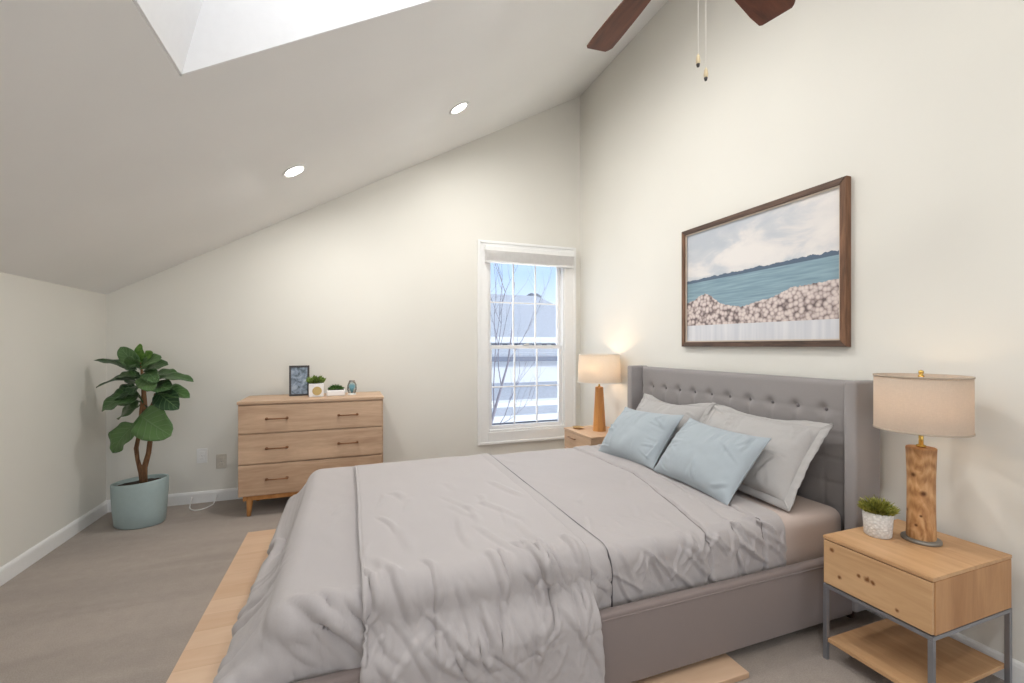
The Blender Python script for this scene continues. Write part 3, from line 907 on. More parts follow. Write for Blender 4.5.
# ------------------------------------------------------------------ wood plank floor panel under the bed
M_plank = None
def make_plank():
    t = NT('pale_planks'); v = t.coords()
    sx = t.n('ShaderNodeSeparateXYZ'); t.l(v, sx.inputs[0])
    row = t.math('FLOOR', t.math('DIVIDE', sx.outputs['Y'], .13))
    wn_ = t.n('ShaderNodeTexWhiteNoise', noise_dimensions='1D'); t.l(row, wn_.inputs['W'])
    g = t.noise(t.coords((.35, 2.5, 1)), 8, 4, .6, .8)
    c1, c2 = srgb(222, 192, 164), srgb(202, 164, 130)
    f = t.math('ADD', t.math('ADD', t.math('MULTIPLY', wn_.outputs['Value'], .28), .13), t.math('MULTIPLY', g, .6))
    col = t.ramp(f, [(.2, c2), (.8, c1)])
    fr = t.math('FRACT', t.math('DIVIDE', sx.outputs['Y'], .13))
    ln = t.ramp(fr, [(0.0, 1), (.02, 0)])
    col = t.mix(t.math('MULTIPLY', ln, .45), col, srgb(150, 110, 78))
    return t.base(col, .45, 0, .4)
M_plank = make_plank()
bm = new(); box(bm, -.655, 1.47, 1.30, 3.47, .0, .022, .003); 
tag(obj('wood_platform', bm, M_plank), 'low platform of pale wood planks lying on carpet under the bed', 'platform')

# ------------------------------------------------------------------ dresser
M_dwood = m_wood('pale_oak', srgb(212, 182, 154), srgb(178, 147, 121), 'x', 1.0, .5, contrast=1.15)
M_dleg = m_wood('honey_oak_leg', srgb(206, 150, 92), srgb(178, 122, 70), 'z', 1.0, .45)
M_bronze = m_plain('bronze_pull', srgb(142, 100, 70), .4, .6)
dr = thing('dresser', 'pale oak three drawer dresser against the far wall', 'dresser', (-.263, 4.07, 0))
W2 = .527; yf, yb = -.25, .205; z0, z1 = .155, .880
bm = new()
box(bm, -W2, W2, yf + .02, yb, z0, z1 - .022, .002)
smooth_by_angle(obj('body', bm, M_dwood, dr), 30)
bm = new(); box(bm, -W2 - .004, W2 + .004, yf - .004, yb, z1 - .022, z1, .003); obj('top_panel', bm, M_dwood, dr)
zs_ = [z0 + .004, .400, .632, z1 - .026]
for k in range(3):
    bm = new(); box(bm, -W2 + .004, W2 - .012, yf, yf + .022, zs_[k] + .005, zs_[k + 1] - .005, .003)
    d = obj('drawer', bm, M_dwood, dr)
    zh = (zs_[k] + zs_[k + 1]) / 2
    for cx in (-.262, .252):
        bm = new()
        tube(bm, [(cx - .078, yf - .022, zh), (cx, yf - .022, zh), (cx + .078, yf - .022, zh)], .0048, 8)
        for s in (-.07, .07):
            tube(bm, [(cx + s, yf + .001, zh), (cx + s, yf - .022, zh)], .006, 8); lathe(bm, [(.0, -.001), (.011, -.001), (.011, .003), (0, .004)], 12, f=lambda c, s=s: Vector((cx + s + c.x, yf - c.z, zh + c.y)))
        obj('pull_handle', bm, M_bronze, d)
bm = new(); box(bm, -W2 + .03, W2 - .03, yf + .03, yf + .05, z0 - .035, z0); box(bm, -W2 + .03, W2 - .03, yb - .04, yb - .02, z0 - .035, z0); obj('apron', bm, M_dleg, dr)
for x in (-W2 + .075, W2 - .075):
    for y in (yf + .045, yb - .05):
        bm = new(); taper(bm, (x + (.008 if x < 0 else -.008) * -1, y, 0), (x, y, z0), .014, .026); obj('leg', bm, M_dleg, dr)

DZ = z1
# picture frame
M_fr = m_plain('dark_frame', srgb(62, 58, 58), .5)
def make_photo():
    t = NT('framed_print'); v = t.coords()
    n = t.noise(v, 22, 3, .6, .6)
    return t.base(t.ramp(n, [(.3, srgb(52, 66, 70)), (.5, srgb(122, 136, 152)), (.7, srgb(170, 180, 195))]), .3)
pf = thing('picture_frame', 'small dark picture frame standing on the left of the dresser top', 'picture frame', (-.397, 4.12, DZ), .12)
bm = new(); tl = lambda c: Vector((c.x, c.y + c.z * .10, c.z))
fw, fh, ft = .078, .255, .016
box(bm, -fw, -fw + ft, -.008, .008, 0, fh, .002, f=tl); box(bm, fw - ft, fw, -.008, .008, 0, fh, .002, f=tl)
box(bm, -fw + ft, fw - ft, -.008, .008, 0, ft, .002, f=tl); box(bm, -fw + ft, fw - ft, -.008, .008, fh - ft, fh, .002, f=tl)
obj('frame', bm, M_fr, pf)
bm = new(); box(bm, -fw + ft, fw - ft, -.003, .004, ft, fh - ft, f=tl); obj('print', bm, make_photo(), pf)
bm = new(); box(bm, -.02, .02, .0, .004, 0, .19, f=lambda c: Vector((c.x, c.y + .075 - c.z * .31, c.z))); obj('easel_back', bm, M_fr, pf)

def tuft(bm, n, r, h, seed, wd=.006, spread=1.0, zb=0.0, seg=4):
    rnd = random.Random(seed)
    for k in range(n):
        a = rnd.uniform(0, 2 * PI); rr = r * math.sqrt(rnd.random()) * .7
        b = Vector((rr * math.cos(a), rr * math.sin(a), zb))
        out = Vector((math.cos(a), math.sin(a), 0)) * (rr / r) * spread + Vector((rnd.uniform(-.3, .3), rnd.uniform(-.3, .3), 0))
        L = h * rnd.uniform(.7, 1.05) * (1.2 - .75 * rr / (.7 * r)); d = (out + Vector((0, 0, 1))).normalized()
        side = d.cross(Vector((rnd.uniform(-1, 1), rnd.uniform(-1, 1), .2))).normalized()
        prev = None
        for s in range(seg + 1):
            t = s / seg; c = b + d * L * t + Vector((out.x, out.y, -.4)) * L * .35 * t * t
            ww = wd * (math.sin(PI * min(1, .18 + t * .82)) ** .8) if s < seg else .0004
            p, q = bm.verts.new(c - side * ww), bm.verts.new(c + side * ww)
            if prev: bm.faces.new((prev[0], prev[1], q, p))
            prev = (p, q)
def m_leafy(name, c1, c2):
    t = NT(name); v = t.coords()
    n = t.noise(v, 60, 2)
    m = t.base(t.ramp(n, [(.3, c2), (.7, c1)]), .5, 0, .3)
    return m
M_soil = m_plain('soil', srgb(52, 40, 32), .95, var=.3, nscale=90)
M_lime = m_leafy('lime_leaves', srgb(150, 172, 88), srgb(72, 100, 44))
M_succ = m_leafy('green_leaves', srgb(98, 136, 72), srgb(46, 82, 38))
M_gold = m_plain('gold_spot', srgb(190, 165, 105), .45)
M_pot = m_plain('white_ceramic', (.84, .83, .82), .35, var=.01)
# white square planter with a gold disc
sp_ = thing('square_planter', 'white square planter with gold disc and lime green plant, on dresser', 'planter', (-.262, 4.02, DZ), .1)
bm = new()
box(bm, -.056, .056, -.056, .056, 0, .112, .006, 3); obj('pot', bm, M_pot, sp_)
bm = new(); lathe(bm, [(0, 0), (.036, 0), (.034, .003), (0, .004)], 24, f=lambda c: Vector((c.x + .006, -.0565 - c.z, .050 + c.y))); obj('gold_disc', bm, M_gold, sp_)
bm = new(); box(bm, -.047, .047, -.047, .047, .108, .1145); obj('soil', bm, M_soil, sp_)
bm = new(); tuft(bm, 300, .074, .080, 3, .0085, .9, .113); obj('foliage', bm, M_lime, sp_)
# low white bowl with succulent
bp = thing('bowl_planter', 'low white oblong bowl with dark green plant, on dresser beside the planter', 'planter', (-.108, 4.03, DZ))
bm = new(); box(bm, -.073, .073, -.045, .045, 0, .050, .010, 3); obj('pot', bm, M_pot, bp)
bm = new(); box(bm, -.063, .063, -.036, .036, .047, .053); obj('soil', bm, M_soil, bp)
bm = new(); tuft(bm, 220, .066, .056, 9, .0075, .9, .051)
for v in bm.verts: v.co.y *= .7
obj('foliage', bm, M_succ, bp)
# glass ornament with a teal fin
go = thing('glass_ornament', 'clear glass ornament with a teal shell shape, on right of dresser top', 'ornament', (.020, 4.05, DZ))
bm = new(); lathe(bm, [(0, 0), (.032, 0), (.034, .006), (.03, .012), (0, .012)], 24); obj('base', bm, M_pot, go)
def m_trueglass(name):
    t = NT(name); t.base((.92, .96, .97), .03); t.b.inputs['Transmission Weight'].default_value = .92; t.b.inputs['IOR'].default_value = 1.3
    return t.m
bm = new(); lathe(bm, [(.028, .012), (.040, .045), (.038, .085), (.022, .125), (.020, .125), (.036, .085), (.038, .045), (.026, .013)], 24, caps=False); obj('glass_body', bm, m_glass('ornament_glass', (.93, .96, .97)), go, True)
bm = new()
for k in range(7):
    a = -1.0 + k * .33; tube(bm, [(0, 0, .014), (.012 * math.sin(a), 0, .05), (.030 * math.sin(a), .002, .06 + .04 * math.cos(a))], [.004, .007, .003], 8)
obj('teal_shell', bm, m_plain('teal', srgb(110, 160, 172), .3), go)

# ------------------------------------------------------------------ near nightstand
M_nwood = m_wood('nightstand_oak', srgb(208, 168, 126), srgb(180, 138, 98), 'y', 1.0, .42, contrast=1.1)
KN = [(-.262, .150, .465, .012), (-.262, .118, .367, .011), (-.262, .048, .408, .010), (-.262, .018, .408, .015), (-.262, -.002, .404, .012), (-.262, -.080, .345, .009)]
M_nfront = m_wood('nightstand_drawer_oak', srgb(212, 174, 132), srgb(184, 144, 104), 'y', 1.2, .42, KN, contrast=.9, kcol=srgb(120, 76, 42))
M_nside = m_wood('nightstand_side_oak', srgb(196, 150, 106), srgb(164, 118, 78), 'z', 1.0, .45)
M_steel = m_plain('brushed_steel', srgb(150, 152, 158), .42, .75)
ns = thing('nightstand', 'oak nightstand with knotty drawer and steel legs, right of the bed in front', 'nightstand', (2.115, 1.0945, 0))
hx, hy = .26, .1855
ZT, ZB = .513, .312
bm = new(); box(bm, -hx, hx - .03, -hy, hy, ZT - .014, ZT, .002); obj('top_panel', bm, M_nwood, ns)
bm = new(); box(bm, -hx + .014, hx - .034, -hy, hy, ZB + .002, ZT - .015, .002); obj('body', bm, M_nside, ns)
bm = new(); box(bm, -hx, -hx + .013, -hy + .003, hy - .003, ZB + .006, ZT - .018, .0015); obj('drawer', bm, M_nfront, ns)
bm = new(); l = .016
box(bm, -hx, hx - .03, -hy, -hy + l, ZB - .014, ZB, .001); box(bm, -hx, hx - .03, hy - l, hy, ZB - .014, ZB, .001)
box(bm, -hx, -hx + l, -hy + l, hy - l, ZB - .014, ZB, .001); box(bm, hx - .03 - l, hx - .03, -hy + l, hy - l, ZB - .014, ZB, .001)
obj('frame_rail', bm, M_steel, ns)
for x in (-hx, hx - .03 - l):
    for y in (-hy, hy - l):
        bm = new(); box(bm, x, x + l, y, y + l, 0, ZB - .014, .0012); obj('leg', bm, M_steel, ns)
bm = new(); box(bm, -hx + .004, hx - .034, -hy + l + .0005, hy - l - .0005, .075, .092, .002); obj('shelf', bm, M_nwood, ns)

# far nightstand
M_fwood = m_wood('pale_nightstand_oak', srgb(214, 182, 152), srgb(190, 156, 126), 'y', 1.0, .5)
fn = thing('nightstand', 'pale two drawer nightstand in the corner beside the window', 'nightstand', (2.165, 3.587, 0))
hx2, hy2 = .21, .258
bm = new(); box(bm, -hx2 - .004, hx2, -hy2, hy2, .494, .512, .003); obj('top_panel', bm, M_fwood, fn)
bm = new(); box(bm, -hx2 + .018, hx2, -hy2 + .004, hy2 - .004, .16, .494, .002); obj('body', bm, M_fwood, fn)
for a, b in ((.165, .325), (.332, .490)):
    bm = new(); box(bm, -hx2, -hx2 + .018, -hy2 + .006, hy2 - .006, a, b, .003); d = obj('drawer', bm, M_fwood, fn)
    bm = new(); zz = (a + b) / 2 + .03
    tube(bm, [(-hx2 - .018, .02, zz), (-hx2 - .018, .16, zz)], .004, 8)
    for y in (.03, .15): tube(bm, [(-hx2 + .002, y, zz), (-hx2 - .018, y, zz)], .0045, 8)
    obj('pull_handle', bm, M_bronze, d)
for x in (-hx2 + .04, hx2 - .04):
    for y in (-hy2 + .05, hy2 - .05):
        bm = new(); taper(bm, (x, y, 0), (x, y, .16), .012, .02); obj('leg', bm, M_dleg, fn)
# small brass dish on it
bd = thing('trinket_dish', 'small brass dish on the far nightstand by the window', 'dish', (2.05, 3.74, .512))
bm = new(); lathe(bm, [(0, 0), (.034, 0), (.052, .012), (.054, .016), (.050, .015), (.032, .005), (0, .004)], 28); obj('bowl', bm, m_plain('brass', srgb(206, 170, 120), .35, .6), bd, True)
bm = new(); lathe(bm, [(.0535, .0145), (.0555, .0155), (.0555, .0175), (.0535, .0175)], 28, caps=False); obj('rim', bm, m_plain('brass_rim', srgb(214, 180, 128), .3, .7), bd, True)

# ------------------------------------------------------------------ lamps
def bulb_light(name, loc, power, color, r=.03):
    d = bpy.data.lights.new(name, 'POINT'); d.energy = power; d.color = color; d.shadow_soft_size = r
    o = bpy.data.objects.new(name, d); COL.objects.link(o); o.location = loc; return o
def shade_bm(r0, r1, z0, z1, th=.002):
    bm = new(); lathe(bm, [(r0, z0), (r1, z1), (r1 - th, z1), (r0 - th, z0), (r0, z0)], 64, caps=False); return bm
M_brass = m_plain('polished_brass', srgb(214, 178, 96), .25, .9)
# near lamp: timber log column
kn2 = [(-.036, -.026, .20, .014), (-.030, .033, .12, .010), (-.044, -.006, .07, .008), (-.044, .004, .27, .012), (-.04, -.02, .11, .007)]
def make_log():
    t = NT('log_timber'); v = t.coords((1, 1, .35))
    n = t.noise(v, 26, 5, .6, 2.2)
    wv = t.n('ShaderNodeTexWave', wave_type='RINGS'); t.l(t.coords((1.0, 1.0, .30)), wv.inputs['Vector'])
    wv.inputs['Scale'].default_value = 16; wv.inputs['Distortion'].default_value = 9; wv.inputs['Detail'].default_value = 3
    f = t.math('ADD', t.math('MULTIPLY', n, .78), t.math('MULTIPLY', wv.outputs['Fac'], .22))
    col = t.ramp(f, [(.25, srgb(146, 100, 60)), (.5, srgb(186, 138, 92)), (.75, srgb(212, 170, 124))])
    vo = t.coords()
    for (kx, ky, kz, kr) in kn2:
        d = t.n('ShaderNodeVectorMath', operation='DISTANCE'); t.l(vo, d.inputs[0]); d.inputs[1].default_value = (kx, ky, kz)
        k = t.ramp(t.math('DIVIDE', d.outputs['Value'], kr), [(.3, 1.0), (1, 0.0)])
        col = t.mix(k, col, srgb(96, 56, 28))
    t.bump(f, .15, .006)
    return t.base(col, .5, 0, .35)
lp = thing('table_lamp', 'table lamp with round timber log base and linen drum shade, on near nightstand', 'lamp', (2.174, 1.105, ZT))
lx, ly = 2.174, 1.105
bm = new(); lathe(bm, [(0, 0), (.062, 0), (.063, .003), (.063, .010), (.060, .013), (0, .013)], 48); obj('base_plate', bm, m_plain('pewter', srgb(140, 136, 128), .45, .6), lp, True)
bm = new(); lathe(bm, [(.045, .013), (.0465, .02), (.0445, .12), (.044, .25), (.0475, .362), (.0485, .374), (.046, .378), (0, .378)], 48); smooth_by_angle(obj('column', bm, make_log(), lp), 40)
bm = new(); lathe(bm, [(.012, .378), (.016, .380), (.016, .386), (.008, .390), (.008, .455), (.014, .457), (.014, .50), (0, .50)], 24); obj('stem', bm, M_brass, lp, True)
# harp and finial
bm = new(); hp = [(.0, -.014, .47), (0, -.045, .52), (0, -.05, .58), (0, -.03, .645), (0, 0, .668), (0, .03, .645), (0, .05, .58), (0, .045, .52), (0, .014, .47)]
tube(bm, hp, .002, 8); obj('harp', bm, M_brass, lp)
bm = new(); lathe(bm, [(0, .664), (.010, .664), (.010, .668), (.005, .672), (.009, .679), (.008, .687), (0, .691)], 20); obj('finial', bm, M_brass, lp, True)
M_linen = m_shade('linen_shade', (.76, .65, .545), .45)
ls = obj('lamp_shade', shade_bm(.150, .150, .448, .668), M_linen, lp, True)
M_strim = m_plain('shade_trim', srgb(186, 170, 152), .8)
for z in (.450, .666):
    bm = new(); lathe(bm, [(.1505, z - .003), (.1525, z - .003), (.1525, z + .003), (.1505, z + .003), (.1505, z - .003)], 64, caps=False)
    obj('shade_trim', bm, M_strim, ls, True)
bm = new()
for k in range(3):
    a = k * 2 * PI / 3 + .4; tube(bm, [(0, 0, .657), (.149 * math.cos(a), .149 * math.sin(a), .657)], .0018, 6)
obj('spider', bm, M_brass, ls)
M_bulb = m_emit('warm_bulb', (1, .75, .5), 6)
bm = new(); lathe(bm, [(.0, .500), (.013, .500), (.014, .51), (.026, .54), (.028, .555), (.022, .575), (0, .585)], 20); obj('bulb', bm, M_bulb, lp, True)
bulb_light('near_lamp_bulb_glow', (lx, ly, ZT + .56), 1.5, (1.0, .72, .44), .03)

# far lamp: faceted tapering wood column
fx, fy = 2.185, 3.58
fl = thing('table_lamp', 'table lamp with tapering faceted wood base and cream shade, beside the window', 'lamp', (fx, fy, .512))
bm = new()
lathe(bm, [(0, 0), (.062, 0), (.062, .004), (.038, .405), (.030, .410), (0, .410)], 8); obj('column', bm, m_wood('lamp_honey_wood', srgb(216, 158, 96), srgb(188, 128, 72), 'z', 1.0, .4), fl)
bm = new(); lathe(bm, [(.011, .410), (.014, .414), (.008, .42), (.008, .47), (.014, .472), (.014, .51), (0, .51)], 20); obj('stem', bm, M_brass, fl, True)
M_cream = m_shade('cream_shade', (.86, .79, .70), .5)
s2 = obj('lamp_shade', shade_bm(.198, .188, .452, .712), M_cream, fl, True)
M_ctrim = m_plain('cream_trim', (.82, .80, .75), .8)
for z, r in ((.454, .1985), (.710, .1885)):
    bm = new(); lathe(bm, [(r, z - .003), (r + .002, z - .003), (r + .002, z + .003), (r, z + .003), (r, z - .003)], 64, caps=False)
    obj('shade_trim', bm, M_ctrim, s2, True)
bm = new()
for k in range(3):
    a = k * 2 * PI / 3; tube(bm, [(0, 0, .700), (.185 * math.cos(a), .185 * math.sin(a), .700)], .0018, 6)
tube(bm, [(.01, 0, .50), (.045, 0, .56), (.04, 0, .66), (0, 0, .70), (-.04, 0, .66), (-.045, 0, .56), (-.01, 0, .50)], .002, 6)
obj('spider', bm, M_brass, s2)
bm = new(); lathe(bm, [(.0, .510), (.013, .510), (.014, .52), (.026, .55), (.028, .565), (.022, .585), (0, .595)], 20); obj('bulb', bm, M_bulb, fl, True)
bulb_light('far_lamp_bulb_glow', (fx, fy, .512 + .60), 2.3, (1.0, .70, .42), .03)

# small grassy plant on the near nightstand
def make_woven():
    t = NT('textured_white_pot'); v = t.coords()
    vo = t.n('ShaderNodeTexVoronoi'); t.l(v, vo.inputs['Vector']); vo.inputs['Scale'].default_value = 95
    t.bump(vo.outputs['Distance'], .8, .004)
    return t.base(t.ramp(vo.outputs['Distance'], [(0, (.82, .80, .77)), (.7, (.62, .60, .57))]), .7)
gp = thing('potted_grass', 'grassy green plant in a textured white pot on the near nightstand', 'plant', (2.063, 1.197, ZT))
bm = new(); lathe(bm, [(0, 0), (.042, 0), (.046, .006), (.052, .098), (.050, .101), (.046, .098), (.045, .088), (0, .088)], 40); obj('pot', bm, make_woven(), gp, True)
bm = new(); lathe(bm, [(0, .087), (.045, .087), (.0, .093)], 24); obj('soil', bm, M_soil, gp)
bm = new(); tuft(bm, 1000, .056, .080, 21, .0030, .95, .090)
obj('foliage', bm, m_leafy('grass_leaves', srgb(176, 172, 84), srgb(100, 106, 44)), gp)

# ------------------------------------------------------------------ wall art
ART_Y0, ART_Y1, ART_Z0, ART_Z1 = 1.514, 2.700, 1.296, 2.166
M_rustic = m_wood('rustic_frame_wood', srgb(118, 94, 80), srgb(58, 48, 43), 'y', 2.0, .6, contrast=1.2)
M_rustic2 = m_wood('rustic_frame_wood_upright', srgb(136, 100, 76), srgb(78, 58, 46), 'z', 2.0, .6, contrast=1.2)
def make_seascape():
    t = NT('seascape_print'); tc = t.n('ShaderNodeTexCoord'); sx = t.n('ShaderNodeSeparateXYZ'); t.l(tc.outputs['UV'], sx.inputs[0])
    u, w = sx.outputs['X'], sx.outputs['Y']           # u: left to right, w: 0 bottom .. 1 top
    def vec(su, sw):
        c = t.n('ShaderNodeCombineXYZ'); t.l(t.math('MULTIPLY', u, su), c.inputs[0]); t.l(t.math('MULTIPLY', w, sw), c.inputs[1]); return c.outputs[0]
    cl = t.noise(vec(3.2, 4.6), 1.0, 5, .55, .4)
    hz = t.ramp(w, [(.5, 0.10), (.75, .0), (1.0, -.0)])
    band = t.math('SUBTRACT', t.math('ADD', cl, t.math('MULTIPLY', u, .22)), t.math('MULTIPLY', t.math('ABSOLUTE', t.math('SUBTRACT', w, t.math('ADD', .66, t.math('MULTIPLY', u, .12)))), 1.1))
    sky = t.ramp(band, [(.30, srgb(186, 192, 200)), (.42, srgb(198, 201, 206)), (.52, srgb(220, 217, 216)), (.62, srgb(228, 224, 221))])
    wt = t.noise(vec(5, 60), 1.0, 3, .5)
    water = t.ramp(wt, [(.3, srgb(120, 146, 160)), (.7, srgb(148, 174, 185))])
    hor = t.math('ADD', .548, t.math('MULTIPLY', u, .016))
    land = t.math('MULTIPLY', t.noise(vec(22, 1), 1.0, 3, .6), .05)
    isl = t.math('LESS_THAN', w, t.math('ADD', hor, t.math('SUBTRACT', land, t.math('MULTIPLY', t.math('SUBTRACT', 1.0, u), .006))))
    wat = t.math('LESS_THAN', w, t.math('SUBTRACT', hor, .008))
    col = t.mix(isl, sky, srgb(92, 108, 126)); col = t.mix(wat, col, water)
    # pebble bank
    du = t.math('DIVIDE', t.math('SUBTRACT', u, .19), .12)
    hump = t.math('MULTIPLY', t.math('POWER', 2.718, t.math('MULTIPLY', t.math('MULTIPLY', du, du), -1)), .05)
    r_ = t.ramp(u, [(.0, .36), (.16, .38), (.30, .30), (.44, .285), (.60, .32), (.78, .385), (1.0, .40)], 'EASE')
    pe = t.math('ADD', t.math('ADD', r_, hump), t.math('MULTIPLY', t.math('SUBTRACT', t.noise(vec(60, 30), 1, 2), .5), .03))
    vo = t.n('ShaderNodeTexVoronoi'); t.l(vec(46, 34), vo.inputs['Vector']); vo.inputs['Scale'].default_value = 1.0
    peb = t.ramp(vo.outputs['Distance'], [(.0, srgb(226, 214, 208)), (.38, srgb(212, 199, 194)), (.62, srgb(176, 160, 156)), (.85, srgb(112, 100, 100))])
    isp = t.math('LESS_THAN', w, pe); col = t.mix(isp, col, peb)
    mat_refl = t.ramp(t.noise(vec(26, 1.2), 1, 2), [(.35, srgb(204, 206, 212)), (.7, srgb(222, 222, 225))])  # white mat strip, glass reflections put into its colour as upright streaks
    is_mat = t.math('LESS_THAN', w, t.math('ADD', .152, t.math('MULTIPLY', u, -.012))); col = t.mix(is_mat, col, mat_refl)
    m = t.base(col, .55, 0, .2)
    return m
art = thing('wall_art', 'framed seascape print with pebble shore, hung above the headboard', 'picture', (XR - .002, (ART_Y0 + ART_Y1) / 2, ART_Z0))
aw = (ART_Y1 - ART_Y0) / 2; ah = ART_Z1 - ART_Z0; fb = .034; D0 = -.036
def mitre(name, pts, mat):   # pts: outer a, outer b, inner b, inner a in (y, z)
    bm = new(); lo = [bm.verts.new((0, y, z)) for y, z in pts]; hi = [bm.verts.new((D0, y, z)) for y, z in pts]
    bm.faces.new(lo); bm.faces.new(hi[::-1])
    for k in range(4): bm.faces.new((lo[k], hi[k], hi[(k + 1) % 4], lo[(k + 1) % 4]))
    bmesh.ops.bevel(bm, geom=[e for e in bm.edges if abs(e.verts[0].co.x - D0) < 1e-6 and abs(e.verts[1].co.x - D0) < 1e-6], offset=.003, segments=2, affect='EDGES')
    obj(name, bm, mat, art)
O = [(-aw, 0), (aw, 0), (aw, ah), (-aw, ah)]; I = [(-aw + fb, fb), (aw - fb, fb), (aw - fb, ah - fb), (-aw + fb, ah - fb)]
for k in range(4): mitre('frame_rail' if k % 2 == 0 else 'frame_stile', [O[k], O[(k + 1) % 4], I[(k + 1) % 4], I[k]], M_rustic if k % 2 == 0 else M_rustic2)
bm = new(); uvl = bm.loops.layers.uv.new('UVMap')
vs = [bm.verts.new(p) for p in ((-.014, aw - fb, fb), (-.014, -aw + fb, fb), (-.014, -aw + fb, ah - fb), (-.014, aw - fb, ah - fb))]
fc = bm.faces.new(vs)
for lp_, uv in zip(fc.loops, ((0, 0), (1, 0), (1, 1), (0, 1))): lp_[uvl].uv = uv
bk = [bm.verts.new((-.004, v.co.y, v.co.z)) for v in vs]
for k in range(4): bm.faces.new((vs[k], bk[k], bk[(k + 1) % 4], vs[(k + 1) % 4]))
bm.faces.new(bk[::-1])
obj('print', bm, make_seascape(), art)
bm = new(); lip = .008
for k in range(4):
    a, b = I[k], I[(k + 1) % 4]; c = [(-aw + fb + lip, fb + lip), (aw - fb - lip, fb + lip), (aw - fb - lip, ah - fb - lip), (-aw + fb + lip, ah - fb - lip)]
    p = [(-.018, *a), (-.018, *b), (-.018, *c[(k + 1) % 4]), (-.018, *c[k])]; lo = [bm.verts.new(q) for q in p]; hi = [bm.verts.new((q[0] - .008, q[1], q[2])) for q in p]
    bm.faces.new(lo); bm.faces.new(hi[::-1])
    for i in range(4): bm.faces.new((lo[i], hi[i], hi[(i + 1) % 4], lo[(i + 1) % 4]))
obj('inner_lip', bm, m_plain('pale_lip', srgb(205, 190, 175), .6), art)

# ------------------------------------------------------------------ corner plant
def make_leafmat():
    t = NT('broad_leaf'); tc = t.n('ShaderNodeTexCoord'); sx = t.n('ShaderNodeSeparateXYZ'); t.l(tc.outputs['UV'], sx.inputs[0])
    s, v = sx.outputs['X'], sx.outputs['Y']; av = t.math('ABSOLUTE', t.math('SUBTRACT', v, .5))
    mid = t.ramp(av, [(.008, 1), (.03, 0)])
    ph = t.math('FRACT', t.math('SUBTRACT', t.math('MULTIPLY', s, 6.0), t.math('MULTIPLY', av, 4.0)))
    sv = t.ramp(t.math('ABSOLUTE', t.math('SUBTRACT', ph, .5)), [(.03, .7), (.10, 0)])
    oi = t.n('ShaderNodeObjectInfo')
    base = t.ramp(t.math('ADD', t.math('MULTIPLY', oi.outputs['Random'], .7), t.math('MULTIPLY', t.noise(t.coords(), 14, 2), .3)), [(.2, srgb(44, 74, 46)), (.8, srgb(84, 118, 66))])
    col = t.mix(t.math('MAXIMUM', mid, sv), base, srgb(100, 130, 84))
    t.bump(t.math('MAXIMUM', mid, sv), .5, .004)
    m = t.base(col, .38, 0, .5); return m
M_leaf = make_leafmat()
M_young = m_leafy('young_leaf', srgb(110, 148, 66), srgb(76, 116, 48))
M_trunk = m_wood('plant_bark', srgb(164, 124, 90), srgb(98, 70, 50), 'z', 2.5, .85, contrast=1.3)
M_sage = m_plain('sage_glaze', srgb(166, 184, 184), .45, var=.02)
pl = thing('potted_plant', 'broad leaved plant in an oval pale sage pot in the far left corner', 'plant', (-1.442, 3.985, 0), -YAW)
# oval pot with a slanting rim (local x: across the view, y: away)
bm = new(); n = 56
def pot_ring(rx, ry, zf): return [bm.verts.new((rx * math.cos(2 * PI * k / n), ry * math.sin(2 * PI * k / n), zf(rx * math.cos(2 * PI * k / n)))) for k in range(n)]
rim = lambda dz: (lambda x: .318 + .085 * x + dz)
flat = lambda z: (lambda x: z)
bl_ = lambda t: (lambda x: t * (.318 + .085 * x))
rings = [pot_ring(.150, .120, flat(0)), pot_ring(.159, .129, flat(.010)), pot_ring(.168, .140, bl_(.35)), pot_ring(.175, .148, bl_(.75)), pot_ring(.177, .150, rim(-.008)), pot_ring(.174, .148, rim(0)),
         pot_ring(.164, .137, rim(0)), pot_ring(.161, .134, rim(-.008)), pot_ring(.158, .132, rim(-.05))]
for a, b in zip(rings[:-1], rings[1:]):
    for k in range(n): bm.faces.new((a[k], a[(k + 1) % n], b[(k + 1) % n], b[k]))
bm.faces.new(rings[0][::-1]); bm.faces.new(rings[-1])
obj('pot', bm, M_sage, pl, True)
bm = new()
c_ = bm.verts.new((0, 0, .300)); rr = [bm.verts.new((.160 * math.cos(2 * PI * k / 40), .133 * math.sin(2 * PI * k / 40), .290 + .085 * .160 * math.cos(2 * PI * k / 40) + random.uniform(-.004, .004))) for k in range(40)]
for k in range(40): bm.faces.new((c_, rr[k], rr[(k + 1) % 40]))
obj('soil', bm, M_soil, pl)
K = .00237
def PP(cx, cy, d=0.0): return Vector(((cx - 265) * K + .012 + .827 * d, -d, .325 + (490 - cy) * K + .08 * d))   # local plant coordinates
def stem(pts, r): 
    bm = new(); pts = [Vector(p) for p in pts]
    tube(bm, pts, r, 10); 
    for v in bm.verts: v.co += Vector((fbm(v.co.x * 30, v.co.y * 30, v.co.z * 12), fbm(v.co.z * 12, v.co.x * 30, 4), 0)) * .004
    obj('stem', bm, M_trunk, pl, True)
stem([PP(268, 500), PP(262, 470), PP(252, 430), PP(248, 395), PP(258, 340), PP(262, 280), PP(270, 225)], [.020, .017, .014, .013, .012, .012, .009])
stem([PP(270, 500, .012), PP(272, 455, .012), PP(285, 410, .010), PP(291, 370, .0), PP(278, 300, -.01), PP(272, 230, 0), PP(266, 170, 0), PP(262, 130, 0)], [.024, .020, .017, .015, .014, .014, .010, .006])
stem([PP(276, 300, -.01), PP(300, 250, -.02), PP(306, 225, -.03)], [.009, .008, .006])
